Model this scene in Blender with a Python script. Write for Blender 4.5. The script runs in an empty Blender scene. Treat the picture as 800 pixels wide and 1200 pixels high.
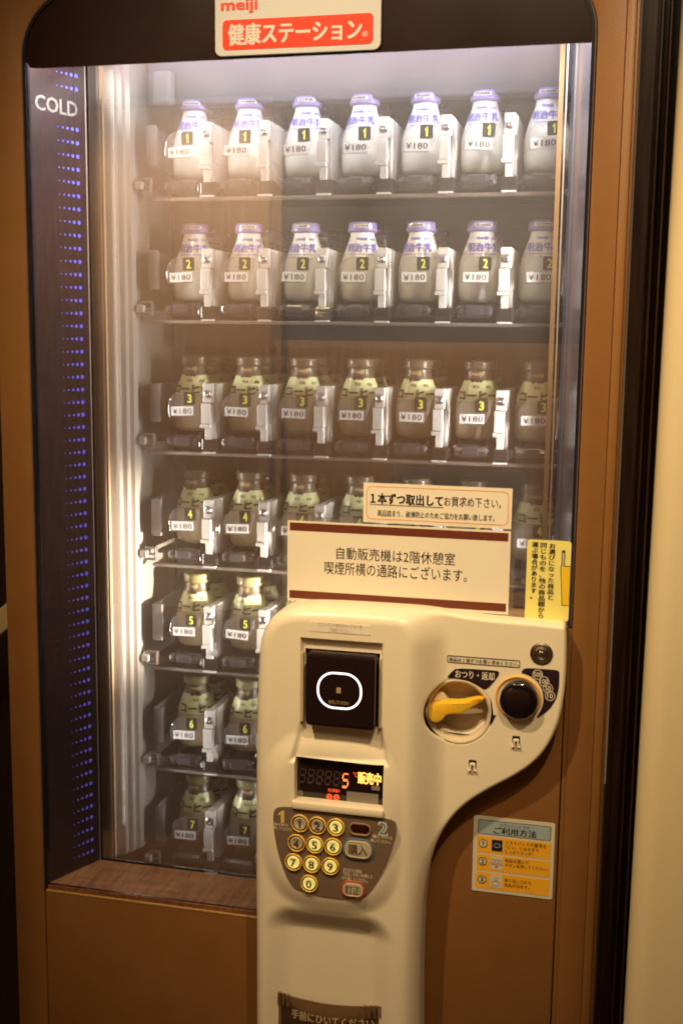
import bpy, bmesh, math, random
import numpy as np
from mathutils import Vector, Matrix, Euler
from mathutils.geometry import tessellate_polygon
random.seed(7)
S = bpy.context.scene
COL = S.collection
R = math.radians
# ------------------------------------------------------------------ camera
CAM_LOC = Vector((0.61332, -1.46165, 1.32831))
CAM_ROT = Euler((R(81.3768), R(-0.69084), R(13.42968)), 'XYZ')
FPX = 1372.25
cd = bpy.data.cameras.new('camera'); cam = bpy.data.objects.new('camera', cd); COL.objects.link(cam)
cam.location = CAM_LOC; cam.rotation_euler = CAM_ROT
cd.sensor_fit = 'VERTICAL'; cd.sensor_height = 36; cd.lens = FPX / 1200 * 36
cd.clip_start = .02; cd.clip_end = 60
cd.dof.use_dof = False; cd.dof.focus_distance = 1.6; cd.dof.aperture_fstop = 9
S.camera = cam
# ------------------------------------------------------------------ world, lamps, exposure
W = bpy.data.worlds.new('World'); S.world = W; W.use_nodes = True
W.node_tree.nodes['Background'].inputs[0].default_value = (1.0, .62, .34, 1)
W.node_tree.nodes['Background'].inputs[1].default_value = .11
vs = S.view_settings; vs.view_transform = 'Standard'; vs.look = 'None'; vs.exposure = 0.0; vs.gamma = 1
S.cycles.transparent_max_bounces = 24; S.cycles.max_bounces = 8
S.cycles.sample_clamp_indirect = 4; S.cycles.filter_width = 1.9

def spot(name, loc, target, power, col, angle, blend, rad):
    l = bpy.data.lights.new(name, 'SPOT'); l.energy = power; l.color = col; l.spot_size = R(angle); l.spot_blend = blend
    l.shadow_soft_size = rad
    o = bpy.data.objects.new(name, l); COL.objects.link(o); o.location = loc
    o.rotation_euler = (Vector(target) - Vector(loc)).to_track_quat('-Z', 'Y').to_euler(); return o
def area(name, loc, rot, sx, sy, power, col):
    l = bpy.data.lights.new(name, 'AREA'); l.shape = 'RECTANGLE'; l.size = sx; l.size_y = sy; l.energy = power; l.color = col
    o = bpy.data.objects.new(name, l); COL.objects.link(o); o.location = loc; o.rotation_euler = rot; return o
WARM = (1.0, .745, .42)
spot('ceiling_spot', (-.25, -1.0, 2.55), (.30, -.05, 1.28), 125, WARM, 46, 1.0, .03)
spot('ceiling_spot', (.85, -1.15, 2.6), (.32, -.05, 1.32), 105, WARM, 46, 1.0, .03)
area('ceiling_panel', (.3, -1.7, 2.6), (R(28), 0, 0), .6, .4, 8, WARM)
spot('hall_spot', (-1.2, -2.5, 2.5), (-1.3, -3.6, 1.1), 150, WARM, 100, .7, .06)
spot('hall_spot', (.6, -2.5, 2.5), (.5, -3.6, .7), 95, WARM, 80, .7, .06)
# lamps and added lights for the cold cabinet
area('cabinet_top_light', (.20, .022, 1.735), (R(-22), 0, 0), .66, .02, 13.5, (1.0, .96, .90))  # unseen fill added behind the header to light the bottle fronts
area('cabinet_top_light', (.20, .130, 1.738), (R(20), 0, 0), .62, .02, 1.0, (.72, .80, 1.0))
spot('added_liner_spot', (.5425, .1180, .925), (-.10, .136, .965), 190, (1.0, .86, .68), 34, 1.0, .006)  # unseen spot added to brighten the left liner strips
for nm_, x_, sg_, pw_ in (('cabinet_side_lamp', -.1095, 1, 1.2), ('cabinet_side_lamp', .5425, -1, 2.5)):
    o_ = area(nm_, (x_, .1130, 1.13), (0, R(-90 * sg_), R(13 * sg_)), 1.10, .006, pw_, (1.0, .95, .88)); o_.data.spread = R(64)

# ------------------------------------------------------------------ geometry of the photograph's camera
RM = CAM_ROT.to_matrix()
def at(px, py, Y=0.0):
    d = RM @ Vector(((px - 400) / FPX, -(py - 600) / FPX, -1)); t = (Y - CAM_LOC.y) / d.y
    p = CAM_LOC + d * t; return p.x, p.z

# ------------------------------------------------------------------ materials
MATS = {}
def mat(name, col, rough=.5, metal=0, emit=None, es=0, var=0, bump=0, scale=30, coat=0, spec=.5, trans=0, ior=1.45, wear=None):
    if name in MATS: return MATS[name]
    m = bpy.data.materials.new(name); m.use_nodes = True; nt = m.node_tree; b = nt.nodes['Principled BSDF']
    b.inputs['Base Color'].default_value = (*col, 1); b.inputs['Roughness'].default_value = rough
    b.inputs['Metallic'].default_value = metal; b.inputs['Coat Weight'].default_value = coat; b.inputs['Coat Roughness'].default_value = .08
    b.inputs['Specular IOR Level'].default_value = spec; b.inputs['Transmission Weight'].default_value = trans; b.inputs['IOR'].default_value = ior
    if emit: b.inputs['Emission Color'].default_value = (*emit, 1); b.inputs['Emission Strength'].default_value = es
    tc = nt.nodes.new('ShaderNodeTexCoord')
    if var:
        n = nt.nodes.new('ShaderNodeTexNoise'); n.inputs['Scale'].default_value = scale; n.inputs['Detail'].default_value = 6
        nt.links.new(tc.outputs['Object'], n.inputs['Vector'])
        mx = nt.nodes.new('ShaderNodeMix'); mx.data_type = 'RGBA'
        mx.inputs[6].default_value = (*[c * (1 - var) for c in col], 1); mx.inputs[7].default_value = (*[min(1, c * (1 + var)) for c in col], 1)
        nt.links.new(n.outputs['Fac'], mx.inputs[0]); nt.links.new(mx.outputs[2], b.inputs['Base Color'])
        mr = nt.nodes.new('ShaderNodeMapRange'); mr.inputs[3].default_value = max(0, rough - .08); mr.inputs[4].default_value = rough + .1
        nt.links.new(n.outputs['Fac'], mr.inputs[0]); nt.links.new(mr.outputs[0], b.inputs['Roughness'])
    if bump:
        n2 = nt.nodes.new('ShaderNodeTexNoise'); n2.inputs['Scale'].default_value = scale * 25; n2.inputs['Detail'].default_value = 3
        nt.links.new(tc.outputs['Object'], n2.inputs['Vector'])
        bp = nt.nodes.new('ShaderNodeBump'); bp.inputs['Strength'].default_value = bump; bp.inputs['Distance'].default_value = .0006
        nt.links.new(n2.outputs['Fac'], bp.inputs['Height']); nt.links.new(bp.outputs[0], b.inputs['Normal'])
    MATS[name] = m; return m

def glass_mat(name, refl, dust_haze, dust_haze_col, tint=(1, 1, 1), rough=.0, scale=6):
    m = bpy.data.materials.new(name); m.use_nodes = True; nt = m.node_tree; nt.nodes.clear()
    out = nt.nodes.new('ShaderNodeOutputMaterial'); tr = nt.nodes.new('ShaderNodeBsdfTransparent'); tr.inputs[0].default_value = (*tint, 1)
    gl = nt.nodes.new('ShaderNodeBsdfGlossy'); gl.inputs['Roughness'].default_value = rough
    fr = nt.nodes.new('ShaderNodeLayerWeight'); fr.inputs[0].default_value = .25
    mr = nt.nodes.new('ShaderNodeMapRange'); mr.inputs[3].default_value = refl; mr.inputs[4].default_value = 1
    nt.links.new(fr.outputs['Fresnel'], mr.inputs[0])
    mx = nt.nodes.new('ShaderNodeMixShader'); nt.links.new(mr.outputs[0], mx.inputs[0]); nt.links.new(tr.outputs[0], mx.inputs[1]); nt.links.new(gl.outputs[0], mx.inputs[2])
    df = nt.nodes.new('ShaderNodeBsdfTranslucent'); df.inputs[0].default_value = (*dust_haze_col, 1)
    d2 = nt.nodes.new('ShaderNodeBsdfDiffuse'); d2.inputs[0].default_value = (*dust_haze_col, 1)
    dm = nt.nodes.new('ShaderNodeMixShader'); dm.inputs[0].default_value = .5; nt.links.new(df.outputs[0], dm.inputs[1]); nt.links.new(d2.outputs[0], dm.inputs[2])
    tc = nt.nodes.new('ShaderNodeTexCoord')
    n = nt.nodes.new('ShaderNodeTexNoise'); n.inputs['Scale'].default_value = scale; n.inputs['Detail'].default_value = 5
    nt.links.new(tc.outputs['Object'], n.inputs['Vector'])
    v = nt.nodes.new('ShaderNodeTexNoise'); v.inputs['Scale'].default_value = 900; v.inputs['Detail'].default_value = 1
    nt.links.new(tc.outputs['Object'], v.inputs['Vector'])
    vr = nt.nodes.new('ShaderNodeMapRange'); vr.inputs[1].default_value = .68; vr.inputs[2].default_value = .76; vr.inputs[4].default_value = 1.6
    nt.links.new(v.outputs['Fac'], vr.inputs[0])
    ad = nt.nodes.new('ShaderNodeMath'); ad.operation = 'ADD'; nt.links.new(n.outputs['Fac'], ad.inputs[0]); nt.links.new(vr.outputs[0], ad.inputs[1])
    ml = nt.nodes.new('ShaderNodeMath'); ml.operation = 'MULTIPLY'; ml.inputs[1].default_value = dust_haze * 2; nt.links.new(ad.outputs[0], ml.inputs[0])
    m2 = nt.nodes.new('ShaderNodeMixShader'); nt.links.new(ml.outputs[0], m2.inputs[0]); nt.links.new(mx.outputs[0], m2.inputs[1]); nt.links.new(dm.outputs[0], m2.inputs[2])
    nt.links.new(m2.outputs[0], out.inputs[0]); MATS[name] = m; return m

def wood_mat(name, c1, c2, rough, scale=(4, 40, 40), cross=False):
    m = bpy.data.materials.new(name); m.use_nodes = True; nt = m.node_tree; b = nt.nodes['Principled BSDF']; b.inputs['Roughness'].default_value = rough
    tc = nt.nodes.new('ShaderNodeTexCoord'); mp = nt.nodes.new('ShaderNodeMapping'); mp.inputs['Scale'].default_value = scale
    nt.links.new(tc.outputs['Object'], mp.inputs[0]); n = nt.nodes.new('ShaderNodeTexNoise'); n.inputs['Scale'].default_value = 6; n.inputs['Detail'].default_value = 8
    nt.links.new(mp.outputs[0], n.inputs['Vector']); cr = nt.nodes.new('ShaderNodeValToRGB')
    cr.color_ramp.elements[0].position = .35; cr.color_ramp.elements[1].position = .68
    cr.color_ramp.elements[0].color = (*c1, 1); cr.color_ramp.elements[1].color = (*c2, 1); src = n.outputs['Fac']
    if cross:
        mp2 = nt.nodes.new('ShaderNodeMapping'); mp2.inputs['Scale'].default_value = (scale[1], scale[0], scale[2]); nt.links.new(tc.outputs['Object'], mp2.inputs[0])
        n2 = nt.nodes.new('ShaderNodeTexNoise'); n2.inputs['Scale'].default_value = 6; nt.links.new(mp2.outputs[0], n2.inputs['Vector'])
        a = nt.nodes.new('ShaderNodeMath'); a.operation = 'MULTIPLY_ADD'; a.inputs[1].default_value = .5
        h = nt.nodes.new('ShaderNodeMath'); h.operation = 'MULTIPLY'; h.inputs[1].default_value = .5
        nt.links.new(n2.outputs['Fac'], h.inputs[0]); nt.links.new(n.outputs['Fac'], a.inputs[0]); nt.links.new(h.outputs[0], a.inputs[2]); src = a.outputs[0]
    nt.links.new(src, cr.inputs[0]); nt.links.new(cr.outputs[0], b.inputs['Base Color']); MATS[name] = m; return m

BODY = mat('painted_steel_brown', (.218, .094, .026), .42, var=.10, bump=.5, scale=20)
DARKTRIM = mat('black_trim', (.012, .010, .014), .25)
HEAD = mat('smoked_header', (.014, .005, .005), .22, var=.1, scale=5)
SPLAY = mat('smoked_side_panel', (.020, .011, .012), .20, var=.12, scale=14)
SPLAYR = mat('dark_mirror_panel', (.22, .22, .27), .16, metal=.85)
CREAM = mat('cream_plastic', (.82, .72, .54), .30, var=.035, bump=.25, scale=9)
CREAM_D = mat('tan_plastic', (.42, .31, .19), .45)
STRIP = mat('brushed_aluminium', (.62, .57, .52), .46, metal=.8)
GASK = mat('tan_gasket', (.50, .33, .17), .6)
LINER = mat('cabinet_liner', (.075, .055, .055), .5, var=.1)
DARKIN = mat('dark_interior', (.035, .028, .032), .5)
FASC = mat('shelf_fascia', (.020, .015, .016), .5, var=.15, scale=15)
RAIL = mat('rail_metal', (.30, .26, .25), .42, metal=.7)
GUIDE = mat('lane_guide_plastic', (.62, .59, .56), .4, var=.04)
GUIDE_G = mat('grey_translucent_plastic', (.17, .16, .17), .35)
SCREW = mat('zinc_screw', (.45, .43, .45), .3, metal=1)
ROLL = mat('smoky_clear_plastic', (.05, .045, .055), .12, spec=.9, coat=.6, bump=0)
CONN = mat('black_nylon', (.02, .018, .02), .22, coat=.5)
MILK = mat('milk_glass', (.90, .89, .81), .2, coat=.5, var=.02)
MILKN = mat('printed_film_white', (.86, .85, .82), .25, coat=.6)
PURPLE = mat('purple_film', (.27, .22, .50), .3, coat=.4)
PTEXT = mat('purple_print', (.17, .14, .60), .4)
COFFEE = mat('coffee_milk_glass', (.50, .40, .25), .22, coat=.4, var=.03)
CFILM = mat('yellow_green_film', (.70, .72, .38), .32, coat=.3)
CCAP = mat('dark_brown_film', (.085, .066, .040), .38, coat=.25)
CCAP_LIT = mat('lit_brown_film', (.24, .22, .10), .32, coat=.4)  # cap film lightened to olive where lower-shelf caps catch the light
CTEXT = mat('dark_brown_print', (.035, .02, .015), .4)
PAPER = mat('paper', (.80, .72, .58), .6, var=.02)
WHITE = mat('white_plastic', (.78, .76, .74), .35)
BADGE = mat('black_badge', (.025, .022, .02), .35)
BADGETXT = mat('yellow_numeral', (.85, .85, .12), .4)
INK = mat('black_ink', (.02, .015, .015), .5)
RED = mat('sign_red', (.72, .028, .004), .4)
REDTXT = mat('logo_red', (.72, .04, .02), .4)
BRBAND = mat('brown_band', (.14, .030, .012), .5, var=.2, scale=300)
ORLINE = mat('orange_line', (.75, .32, .12), .5)
LAM = glass_mat('laminate_film', .05, .09, (.8, .75, .7))
PANE = glass_mat('cold_pane_glass', .16, .068, (.88, .74, .62))  # dust film thickened to stand in for glare haze and raised blacks
FRONT = glass_mat('front_pane_glass', .05, .0025, (.85, .75, .65))
HOOD = glass_mat('clear_price_hood', .06, .10, (.9, .88, .9), scale=40)
YEL = mat('yellow_sticker', (.84, .75, .22), .45)
ORANGE = mat('orange_print', (.85, .42, .02), .5)
BLUEGR = mat('blue_grey_print', (.33, .42, .44), .5)
STK = mat('sticker_cream', (.62, .58, .45), .5)
KPLATE = mat('keypad_plate', (.17, .115, .078), .45, var=.04, scale=60)
RINGY = mat('yellow_ring', (.80, .48, .06), .4)
RINGB = mat('blue_ring', (.10, .17, .30), .4)
RINGR = mat('red_ring', (.50, .07, .03), .4)
BTN = mat('button_clear_grey', (.52, .46, .32), .15, coat=.8)
BTNL = mat('button_lit', (.75, .66, .22), .2, emit=(1.0, .85, .25), es=.42)
BTNIN = mat('button_bezel', (.10, .06, .03), .25, coat=.5)
SCRN = mat('display_black', (.012, .006, .006), .1, coat=.5)
SEG = mat('led_orange', (.3, .03, .0), .4, emit=(1.0, .20, .05), es=2.2)
SEGY = mat('led_yellow', (.3, .1, .0), .4, emit=(1.0, .42, .08), es=2.6)
SEGR = mat('led_red', (.3, .02, .0), .4, emit=(1.0, .10, .03), es=1.4)
SEGOFF = mat('led_off', (.075, .04, .035), .4)
GREYW = mat('grey_window', (.22, .19, .15), .3)
RINGW = mat('white_led_ring', (.8, .8, .8), .4, emit=(1, .86, .92), es=1.6)
READER = mat('reader_black', (.011, .005, .006), .28, coat=.3)
GOLDTXT = mat('gold_print', (.60, .42, .22), .5)
LEVER = mat('yellow_lever', (.85, .50, .03), .35)
KNOB = mat('glossy_black', (.008, .004, .006), .06, coat=1)
AMBER = mat('amber_ring', (.85, .42, .06), .35)
PLUM = mat('black_plum_print', (.020, .008, .014), .45)
STEEL = mat('lock_steel', (.52, .46, .38), .28, metal=1)
SMOKE = glass_mat('smoked_flap', .14, .14, (.30, .20, .13), tint=(.62, .50, .38))
DOTS = mat('blue_backlit_dot', (.06, .06, .4), .4, emit=(.20, .17, .85), es=.22)
COLDM = mat('cold_print', (.13, .12, .12), .4)
GOLDEDGE = mat('edge_highlight', (.55, .33, .12), .3, metal=.4)  # gold tone paints the highlight along the lower door's top edge
SILL = wood_mat('wood_sill', (.11, .040, .014), (.27, .115, .045), .33, (3, 30, 20), True)

# ------------------------------------------------------------------ builders
def link_mesh(name, me, m, parent=None, keep=True, smooth=False):
    if m is not None and not me.materials: me.materials.append(m)
    if smooth:
        for p in me.polygons: p.use_smooth = True
    o = bpy.data.objects.new(name, me); COL.objects.link(o)
    if parent:
        o.parent = parent
        if keep:
            top = parent
            off = Vector((0, 0, 0))
            while top: off += top.location if top.parent is None else Vector((0, 0, 0)); top = top.parent
            o.matrix_parent_inverse = Matrix.Translation(-off) if parent.parent is None else Matrix.Identity(4)
    return o
def mesh(verts, faces, name='m'):
    me = bpy.data.meshes.new(name); me.from_pydata([tuple(v) for v in verts], [], faces); me.update(); return me
class MB:
    def __init__(s): s.bm = bmesh.new()
    def box(s, x0, x1, y0, y1, z0, z1, bev=0):
        b = bmesh.new(); r = bmesh.ops.create_cube(b, size=1)
        for v in b.verts: v.co = Vector((x0 + (v.co.x + .5) * (x1 - x0), y0 + (v.co.y + .5) * (y1 - y0), z0 + (v.co.z + .5) * (z1 - z0)))
        if bev: bmesh.ops.bevel(b, geom=b.edges[:], offset=bev, segments=2, affect='EDGES', profile=.5)
        s.add(b); return s
    def add(s, b):
        me = bpy.data.meshes.new('t'); b.to_mesh(me); s.bm.from_mesh(me); bpy.data.meshes.remove(me); b.free(); return s
    def prism(s, outer, y0, y1, holes=(), bev=0):
        # outer, holes: lists of (x,z); front face at y0, back at y1
        loops = [[Vector((x, 0, z)) for x, z in outer]] + [[Vector((x, 0, z)) for x, z in h] for h in holes]
        tris = tessellate_polygon([[Vector((v.x, v.z, 0)) for v in l] for l in loops])
        flat = [v for l in loops for v in l]; b = bmesh.new()
        f = [b.verts.new((v.x, y0, v.z)) for v in flat]; k = [b.verts.new((v.x, y1, v.z)) for v in flat]
        for t in tris:
            for vv in (f, k):
                try: b.faces.new([vv[i] for i in t])
                except ValueError: pass
        i = 0
        for l in loops:
            n = len(l)
            for j in range(n):
                a, c = i + j, i + (j + 1) % n
                b.faces.new((f[a], f[c], k[c], k[a]))
            i += n
        bmesh.ops.recalc_face_normals(b, faces=b.faces[:])
        if bev:
            ed = [e for e in b.edges if all(abs(v.co.y - y0) < 1e-6 for v in e.verts) and len(e.link_faces) == 2 and e.calc_face_angle(0) > .8]
            bmesh.ops.bevel(b, geom=ed, offset=bev, segments=2, affect='EDGES', profile=.5)
        s.add(b); return s
    def lathe(s, prof, c=(0, 0, 0), axis='Z', n=40, sx=1, sz=1):
        b = bmesh.new(); rings = []
        for r, h in prof:
            ring = []
            for k in range(n):
                a = 2 * math.pi * k / n
                u, v = r * math.cos(a) * sx, r * math.sin(a) * sz
                ring.append(b.verts.new((c[0] + u, c[1] + v, c[2] + h) if axis == 'Z' else (c[0] + u, c[1] + h, c[2] + v)))
            rings.append(ring)
        for i in range(len(rings) - 1):
            for k in range(n):
                b.faces.new((rings[i][k], rings[i][(k + 1) % n], rings[i + 1][(k + 1) % n], rings[i + 1][k]))
        if prof[0][0] > 1e-7 and prof[0][0] < 1e-3 or True:
            bmesh.ops.remove_doubles(b, verts=b.verts[:], dist=1e-7)
        bmesh.ops.recalc_face_normals(b, faces=b.faces[:]); s.add(b); return s
    def tube(s, pts, r, n=8, closed=False):
        b = bmesh.new(); P = [Vector(p) for p in pts]; rings = []
        for i, p in enumerate(P):
            a = P[(i - 1) % len(P)] if (closed or i > 0) else P[i]; c = P[(i + 1) % len(P)] if (closed or i < len(P) - 1) else P[i]
            t = (c - a).normalized(); up = Vector((0, 1, 0)) if abs(t.y) < .9 else Vector((1, 0, 0))
            u = t.cross(up).normalized(); w = t.cross(u)
            rings.append([b.verts.new(p + r * (math.cos(2 * math.pi * k / n) * u + math.sin(2 * math.pi * k / n) * w)) for k in range(n)])
        m = len(rings)
        for i in range(m if closed else m - 1):
            for k in range(n): b.faces.new((rings[i][k], rings[i][(k + 1) % n], rings[(i + 1) % m][(k + 1) % n], rings[(i + 1) % m][k]))
        if not closed: b.faces.new(rings[0]); b.faces.new(rings[-1])
        bmesh.ops.recalc_face_normals(b, faces=b.faces[:]); s.add(b); return s
    def data(s):
        me = bpy.data.meshes.new('m'); s.bm.to_mesh(me); s.bm.free(); return me
    def build(s, name, m, parent=None, keep=True, smooth=False, sub=None):
        me = s.data()
        if smooth:
            try:
                me.set_sharp_from_angle(angle=R(40))
            except Exception: pass
            for p in me.polygons: p.use_smooth = True
        return link_mesh(name, me, m, parent, keep)
def rrect(x0, x1, z0, z1, r, n=6):
    pts = []
    for cx, cz, a0 in ((x1 - r, z1 - r, 0), (x0 + r, z1 - r, 90), (x0 + r, z0 + r, 180), (x1 - r, z0 + r, 270)):
        for k in range(n + 1):
            a = R(a0 + 90 * k / n); pts.append((cx + r * math.cos(a), cz + r * math.sin(a)))
    return pts
def ellipse(cx, cz, rx, rz, n=32): return [(cx + rx * math.cos(2 * math.pi * k / n), cz + rz * math.sin(2 * math.pi * k / n)) for k in range(n)]
def pbox(px0, py0, px1, py1, Y):
    xm, ym = (px0 + px1) / 2, (py0 + py1) / 2
    return at(px0, ym, Y)[0], at(px1, ym, Y)[0], at(xm, py1, Y)[1], at(xm, py0, Y)[1]
def thing(name, label, cat, loc, group=None):
    o = bpy.data.objects.new(name, None); o.empty_display_size = .05; COL.objects.link(o); o.location = loc
    o['label'] = label; o['category'] = cat
    if group: o['group'] = group
    return o
def tag(o, label, cat, group=None):
    o['label'] = label; o['category'] = cat
    if group: o['group'] = group
    return o
def struct(o): o['kind'] = 'structure'; return o
# text -> mesh, normalised to the unit box (0..1 in x and z)
TXT = {}
DG = None
def text_mesh(s, bold=0.0, res=2, spacing=1.0, line=1.0, align='LEFT'):
    key = (s, bold, spacing, line, align)
    if key in TXT: return TXT[key]
    if s == '1':
        P = [(.36, 0), (.86, 0), (.86, 1), (.52, 1), (.36, .88), (0, .76), (0, .60), (.36, .70)]
        TXT[key] = (np.array([(x, z, 0) for x, z in P]), [(0, 1, 2, 3, 4, 7), (4, 5, 6, 7)], .5); return TXT[key]
    c = bpy.data.curves.new('t', 'FONT'); c.body = s; c.size = 1; c.resolution_u = res; c.space_character = spacing; c.space_line = line; c.align_x = align
    o = bpy.data.objects.new('t', c); COL.objects.link(o)
    dg = bpy.context.evaluated_depsgraph_get(); dg.update()
    me = bpy.data.meshes.new_from_object(o.evaluated_get(dg)); bpy.data.objects.remove(o); bpy.data.curves.remove(c)
    n = len(me.vertices); a = np.empty(n * 3); me.vertices.foreach_get('co', a); a = a.reshape(-1, 3)
    lo, hi = a.min(0), a.max(0)
    faces = [tuple(p.vertices) for p in me.polygons]; bpy.data.meshes.remove(me)
    # heavier lettering: the glyph laid down again slightly beside itself, each pass a hair further out
    sh = [(0, 0)] if bold <= 0 else ([(-bold * .6, 0), (bold * .6, 0)] if bold < .02 else [(-bold * .8, -bold * .4), (bold * .8, -bold * .4), (-bold * .8, bold * .4), (bold * .8, bold * .4)])
    A, F = [], []
    for i, (dx_, dy_) in enumerate(sh):
        q = a.copy(); q[:, 0] += dx_; q[:, 1] += dy_; q[:, 2] = i; A.append(q); F += [tuple(v + i * n for v in f) for f in faces]
    a = np.concatenate(A); lo, hi = a.min(0), a.max(0); a[:, :2] = (a[:, :2] - lo[:2]) / np.maximum(hi - lo, 1e-6)[:2]
    TXT[key] = (a, F, (hi[0] - lo[0]) / (hi[1] - lo[1])); return TXT[key]
LY = .00003
def text_at(name, s, x0, x1, z0, z1, Y, m, parent, bold=0.0, shear=0.0, keep=True, **k):
    uv, faces, asp = text_mesh(s, bold, **k)
    vs = [(x0 + u * (x1 - x0) + shear * (v - .5) * (z1 - z0), Y - l * LY, z0 + v * (z1 - z0)) for u, v, l in uv]
    return link_mesh(name, mesh(vs, faces), m, parent, keep)
def text_px(name, s, px0, py0, px1, py1, Y, m, parent, bold=0.0, **k):
    x0, x1, z0, z1 = pbox(px0, py0, px1, py1, Y); return text_at(name, s, x0, x1, z0, z1, Y, m, parent, bold, **k)

# ================================================================== SETTING
def quad(name, pts, m): return struct(link_mesh(name, mesh(pts, [(0, 1, 2, 3)]), m))
FLOOR = mat('floor_tile', (.10, .06, .04), .35, var=.15, scale=4)
quad('floor', [(-5, -6, 0), (5, -6, 0), (5, 2, 0), (-5, 2, 0)], FLOOR)
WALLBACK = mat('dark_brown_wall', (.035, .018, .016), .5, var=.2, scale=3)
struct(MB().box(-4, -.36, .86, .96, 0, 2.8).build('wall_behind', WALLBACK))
CREAMW = mat('cream_wall_paint', (.74, .60, .36), .55, var=.02, bump=.3, scale=5)
WOODD = wood_mat('dark_wood_trim', (.014, .006, .008), (.045, .021, .010), .3, (30, 30, 1.5))
# cream wall on the right, with a rounded left edge
xw = .6568
prof = [(xw, .30), (xw, .035)] + [(xw + .03 - .03 * math.cos(R(a)), .035 - .027 * math.sin(R(a))) for a in range(10, 91, 10)] + [(2.5, .008), (2.5, .30)]
vs_, fs_ = [], []
for z in (0, 2.8):
    for x, y in prof: vs_.append((x + (.0047 * (z - .86) if x < 2 else 0), y, z))   # the wall is a touch out of plumb
n_ = len(prof)
for i in range(n_): fs_.append((i, (i + 1) % n_, n_ + (i + 1) % n_, n_ + i))
o = struct(link_mesh('wall_right', mesh(vs_, fs_), CREAMW, smooth=True)); o.data.set_sharp_from_angle(angle=R(30))
jamb = thing('wall_recess_trim', 'dark wooden upright trim in the narrow gap between the machine and the cream wall', 'trim', (.636, .14, 0))
MB().box(.6165, .6700, .11, .14, .0, 2.8).build('backing_board', WOODD, jamb)
for x0, x1, y0 in ((.6385, .6425, .085), (.6485, .6515, .050)):
    MB().box(x0, x1, y0, .1095, 0, 2.8, .001).build('moulding', WOODD, jamb)
# left gap
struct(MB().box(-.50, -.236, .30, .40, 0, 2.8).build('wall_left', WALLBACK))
rl = thing('pale_handrail', 'pale sloping rail in the dark gap left of the machine', 'handrail', (-.30, .2, .8))
x, z = at(2, 729, .15)
b = MB(); b.box(-.2, .05, .135, .165, -.0165, .0165, .003); me = b.data()
o = link_mesh('rail_bar', me, mat('pale_rail', (.75, .62, .36), .4), rl, False); o.location = Vector((x, 0, z)) - rl.location + Vector((0, 0, 0)); o.rotation_euler = (0, R(-38), 0)
MB().box(-.46, -.45, .14, .16, 0, .62).build('post', mat('dark_post', (.03, .03, .05), .3), rl)
# hall behind the camera
HALL = wood_mat('hall_panelling', (.33, .17, .08), (.50, .28, .13), .5, (8, 8, 1))
HALLD = mat('hall_dark_wall', (.05, .032, .035), .6)
struct(MB().box(-5, 5, -3.75, -3.65, 0, 2.8).build('hall_wall', HALLD))
hp = struct(MB().box(-5, -.93, -3.64, -3.60, 0, 2.35).build('hall_panelling_wall', HALL))
hw = struct(MB().box(-.90, 4, -3.64, -3.60, 0, 1.30).build('hall_wainscot', HALL))

# ================================================================== VENDING MACHINE
VM = thing('vending_machine', 'large brown vending machine with glass front full of bottled milk and a cream control panel', 'vending machine', (.2, .42, 0))
XL, XR = -.2175, .6140      # outer sides
WL, WR = -.1700, .5655      # window opening
ZB = .531                   # sill
ZT = 1.765                  # top of opening
# outer frame with the big rounded window
win = rrect(WL, WR, .06, ZT, .085, 12)
MB().prism([(XL, .04), (XR, .04), (XR, 1.86), (XL, 1.86)], 0, .09, holes=[win], bev=.0035).build('door_frame', BODY, VM, smooth=True)
# rolled right-hand edge strip
MB().box(.5985, .6105, -.004, .001, .04, 1.86, .0035).build('edge_roll', BODY, VM, smooth=True)
b = MB()   # cabinet carcass behind the door
b.box(XL + .004, XL + .03, .0905, .80, .04, 1.86); b.box(XR - .03, XR - .004, .0905, .80, .04, 1.86)
b.box(XL + .0305, XR - .0305, .775, .80, .04, 1.86); b.box(XL + .0305, XR - .0305, .0905, .774, 1.80, 1.86); b.box(XL + .0305, XR - .0305, .0905, .774, .04, .08)
b.build('cabinet', BODY, VM)
ot = [(WR - .001, .970)] + rrect(WL + .001, WR - .001, .062, ZT - .001, .084, 12)[:26] + [(WL + .001, ZB - .004)]
it = [(WR - .0055, .970)] + rrect(WL + .0055, WR - .0055, .066, ZT - .0055, .080, 12)[:26] + [(WL + .0055, ZB - .004)]
MB().prism(ot + it[::-1], -.0012, .012).build('window_trim', DARKTRIM, VM)
MB().tube([(x, -.0005, z) for x, z in ot], .0011, 6).build('trim_edge', mat('trim_edge', (.16, .12, .13), .2, metal=.4), VM, smooth=True)
# lower door (L shaped, hidden higher up behind the coin panel)
GX = at(330, 1050, 0)[0]
low = [(WL + .0012, .10), (.5600, .10), (.5600, .9655), (GX, .9655), (GX, ZB - .006), (WL + .0012, ZB - .006)]
ld = MB().prism(low, -.0005, .095, bev=.003).build('lower_door', BODY, VM, smooth=True)
MB().box(WL + .0025, GX, -.0012, .004, ZB - .0095, ZB - .0062, .0008).build('edge_strip', GOLDEDGE, ld)
MB().box(.5614, WR + .0006, .0006, .08, .10, .966).build('frame_filler', BODY, VM)
# front panes
MB().box(WL + .0035, WR - .0035, .0035, .0065, ZB + .001, ZT - .08).build('front_glass', FRONT, VM)
# header
zh = 1.6672
hd = [p for p in rrect(WL + .004, WR - .004, .5, ZT - .004, .081, 12) if p[1] > zh] 
hd = [(WL + .030, zh)] + [(WR - .006, zh + .002), (WR - .004, zh + .006)] + hd[:26] + [(WL + .004, zh + .012), (WL + .012, zh + .001)]
hdr = MB().prism(hd, .0002, .0032).build('header_panel', HEAD, VM)
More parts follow.
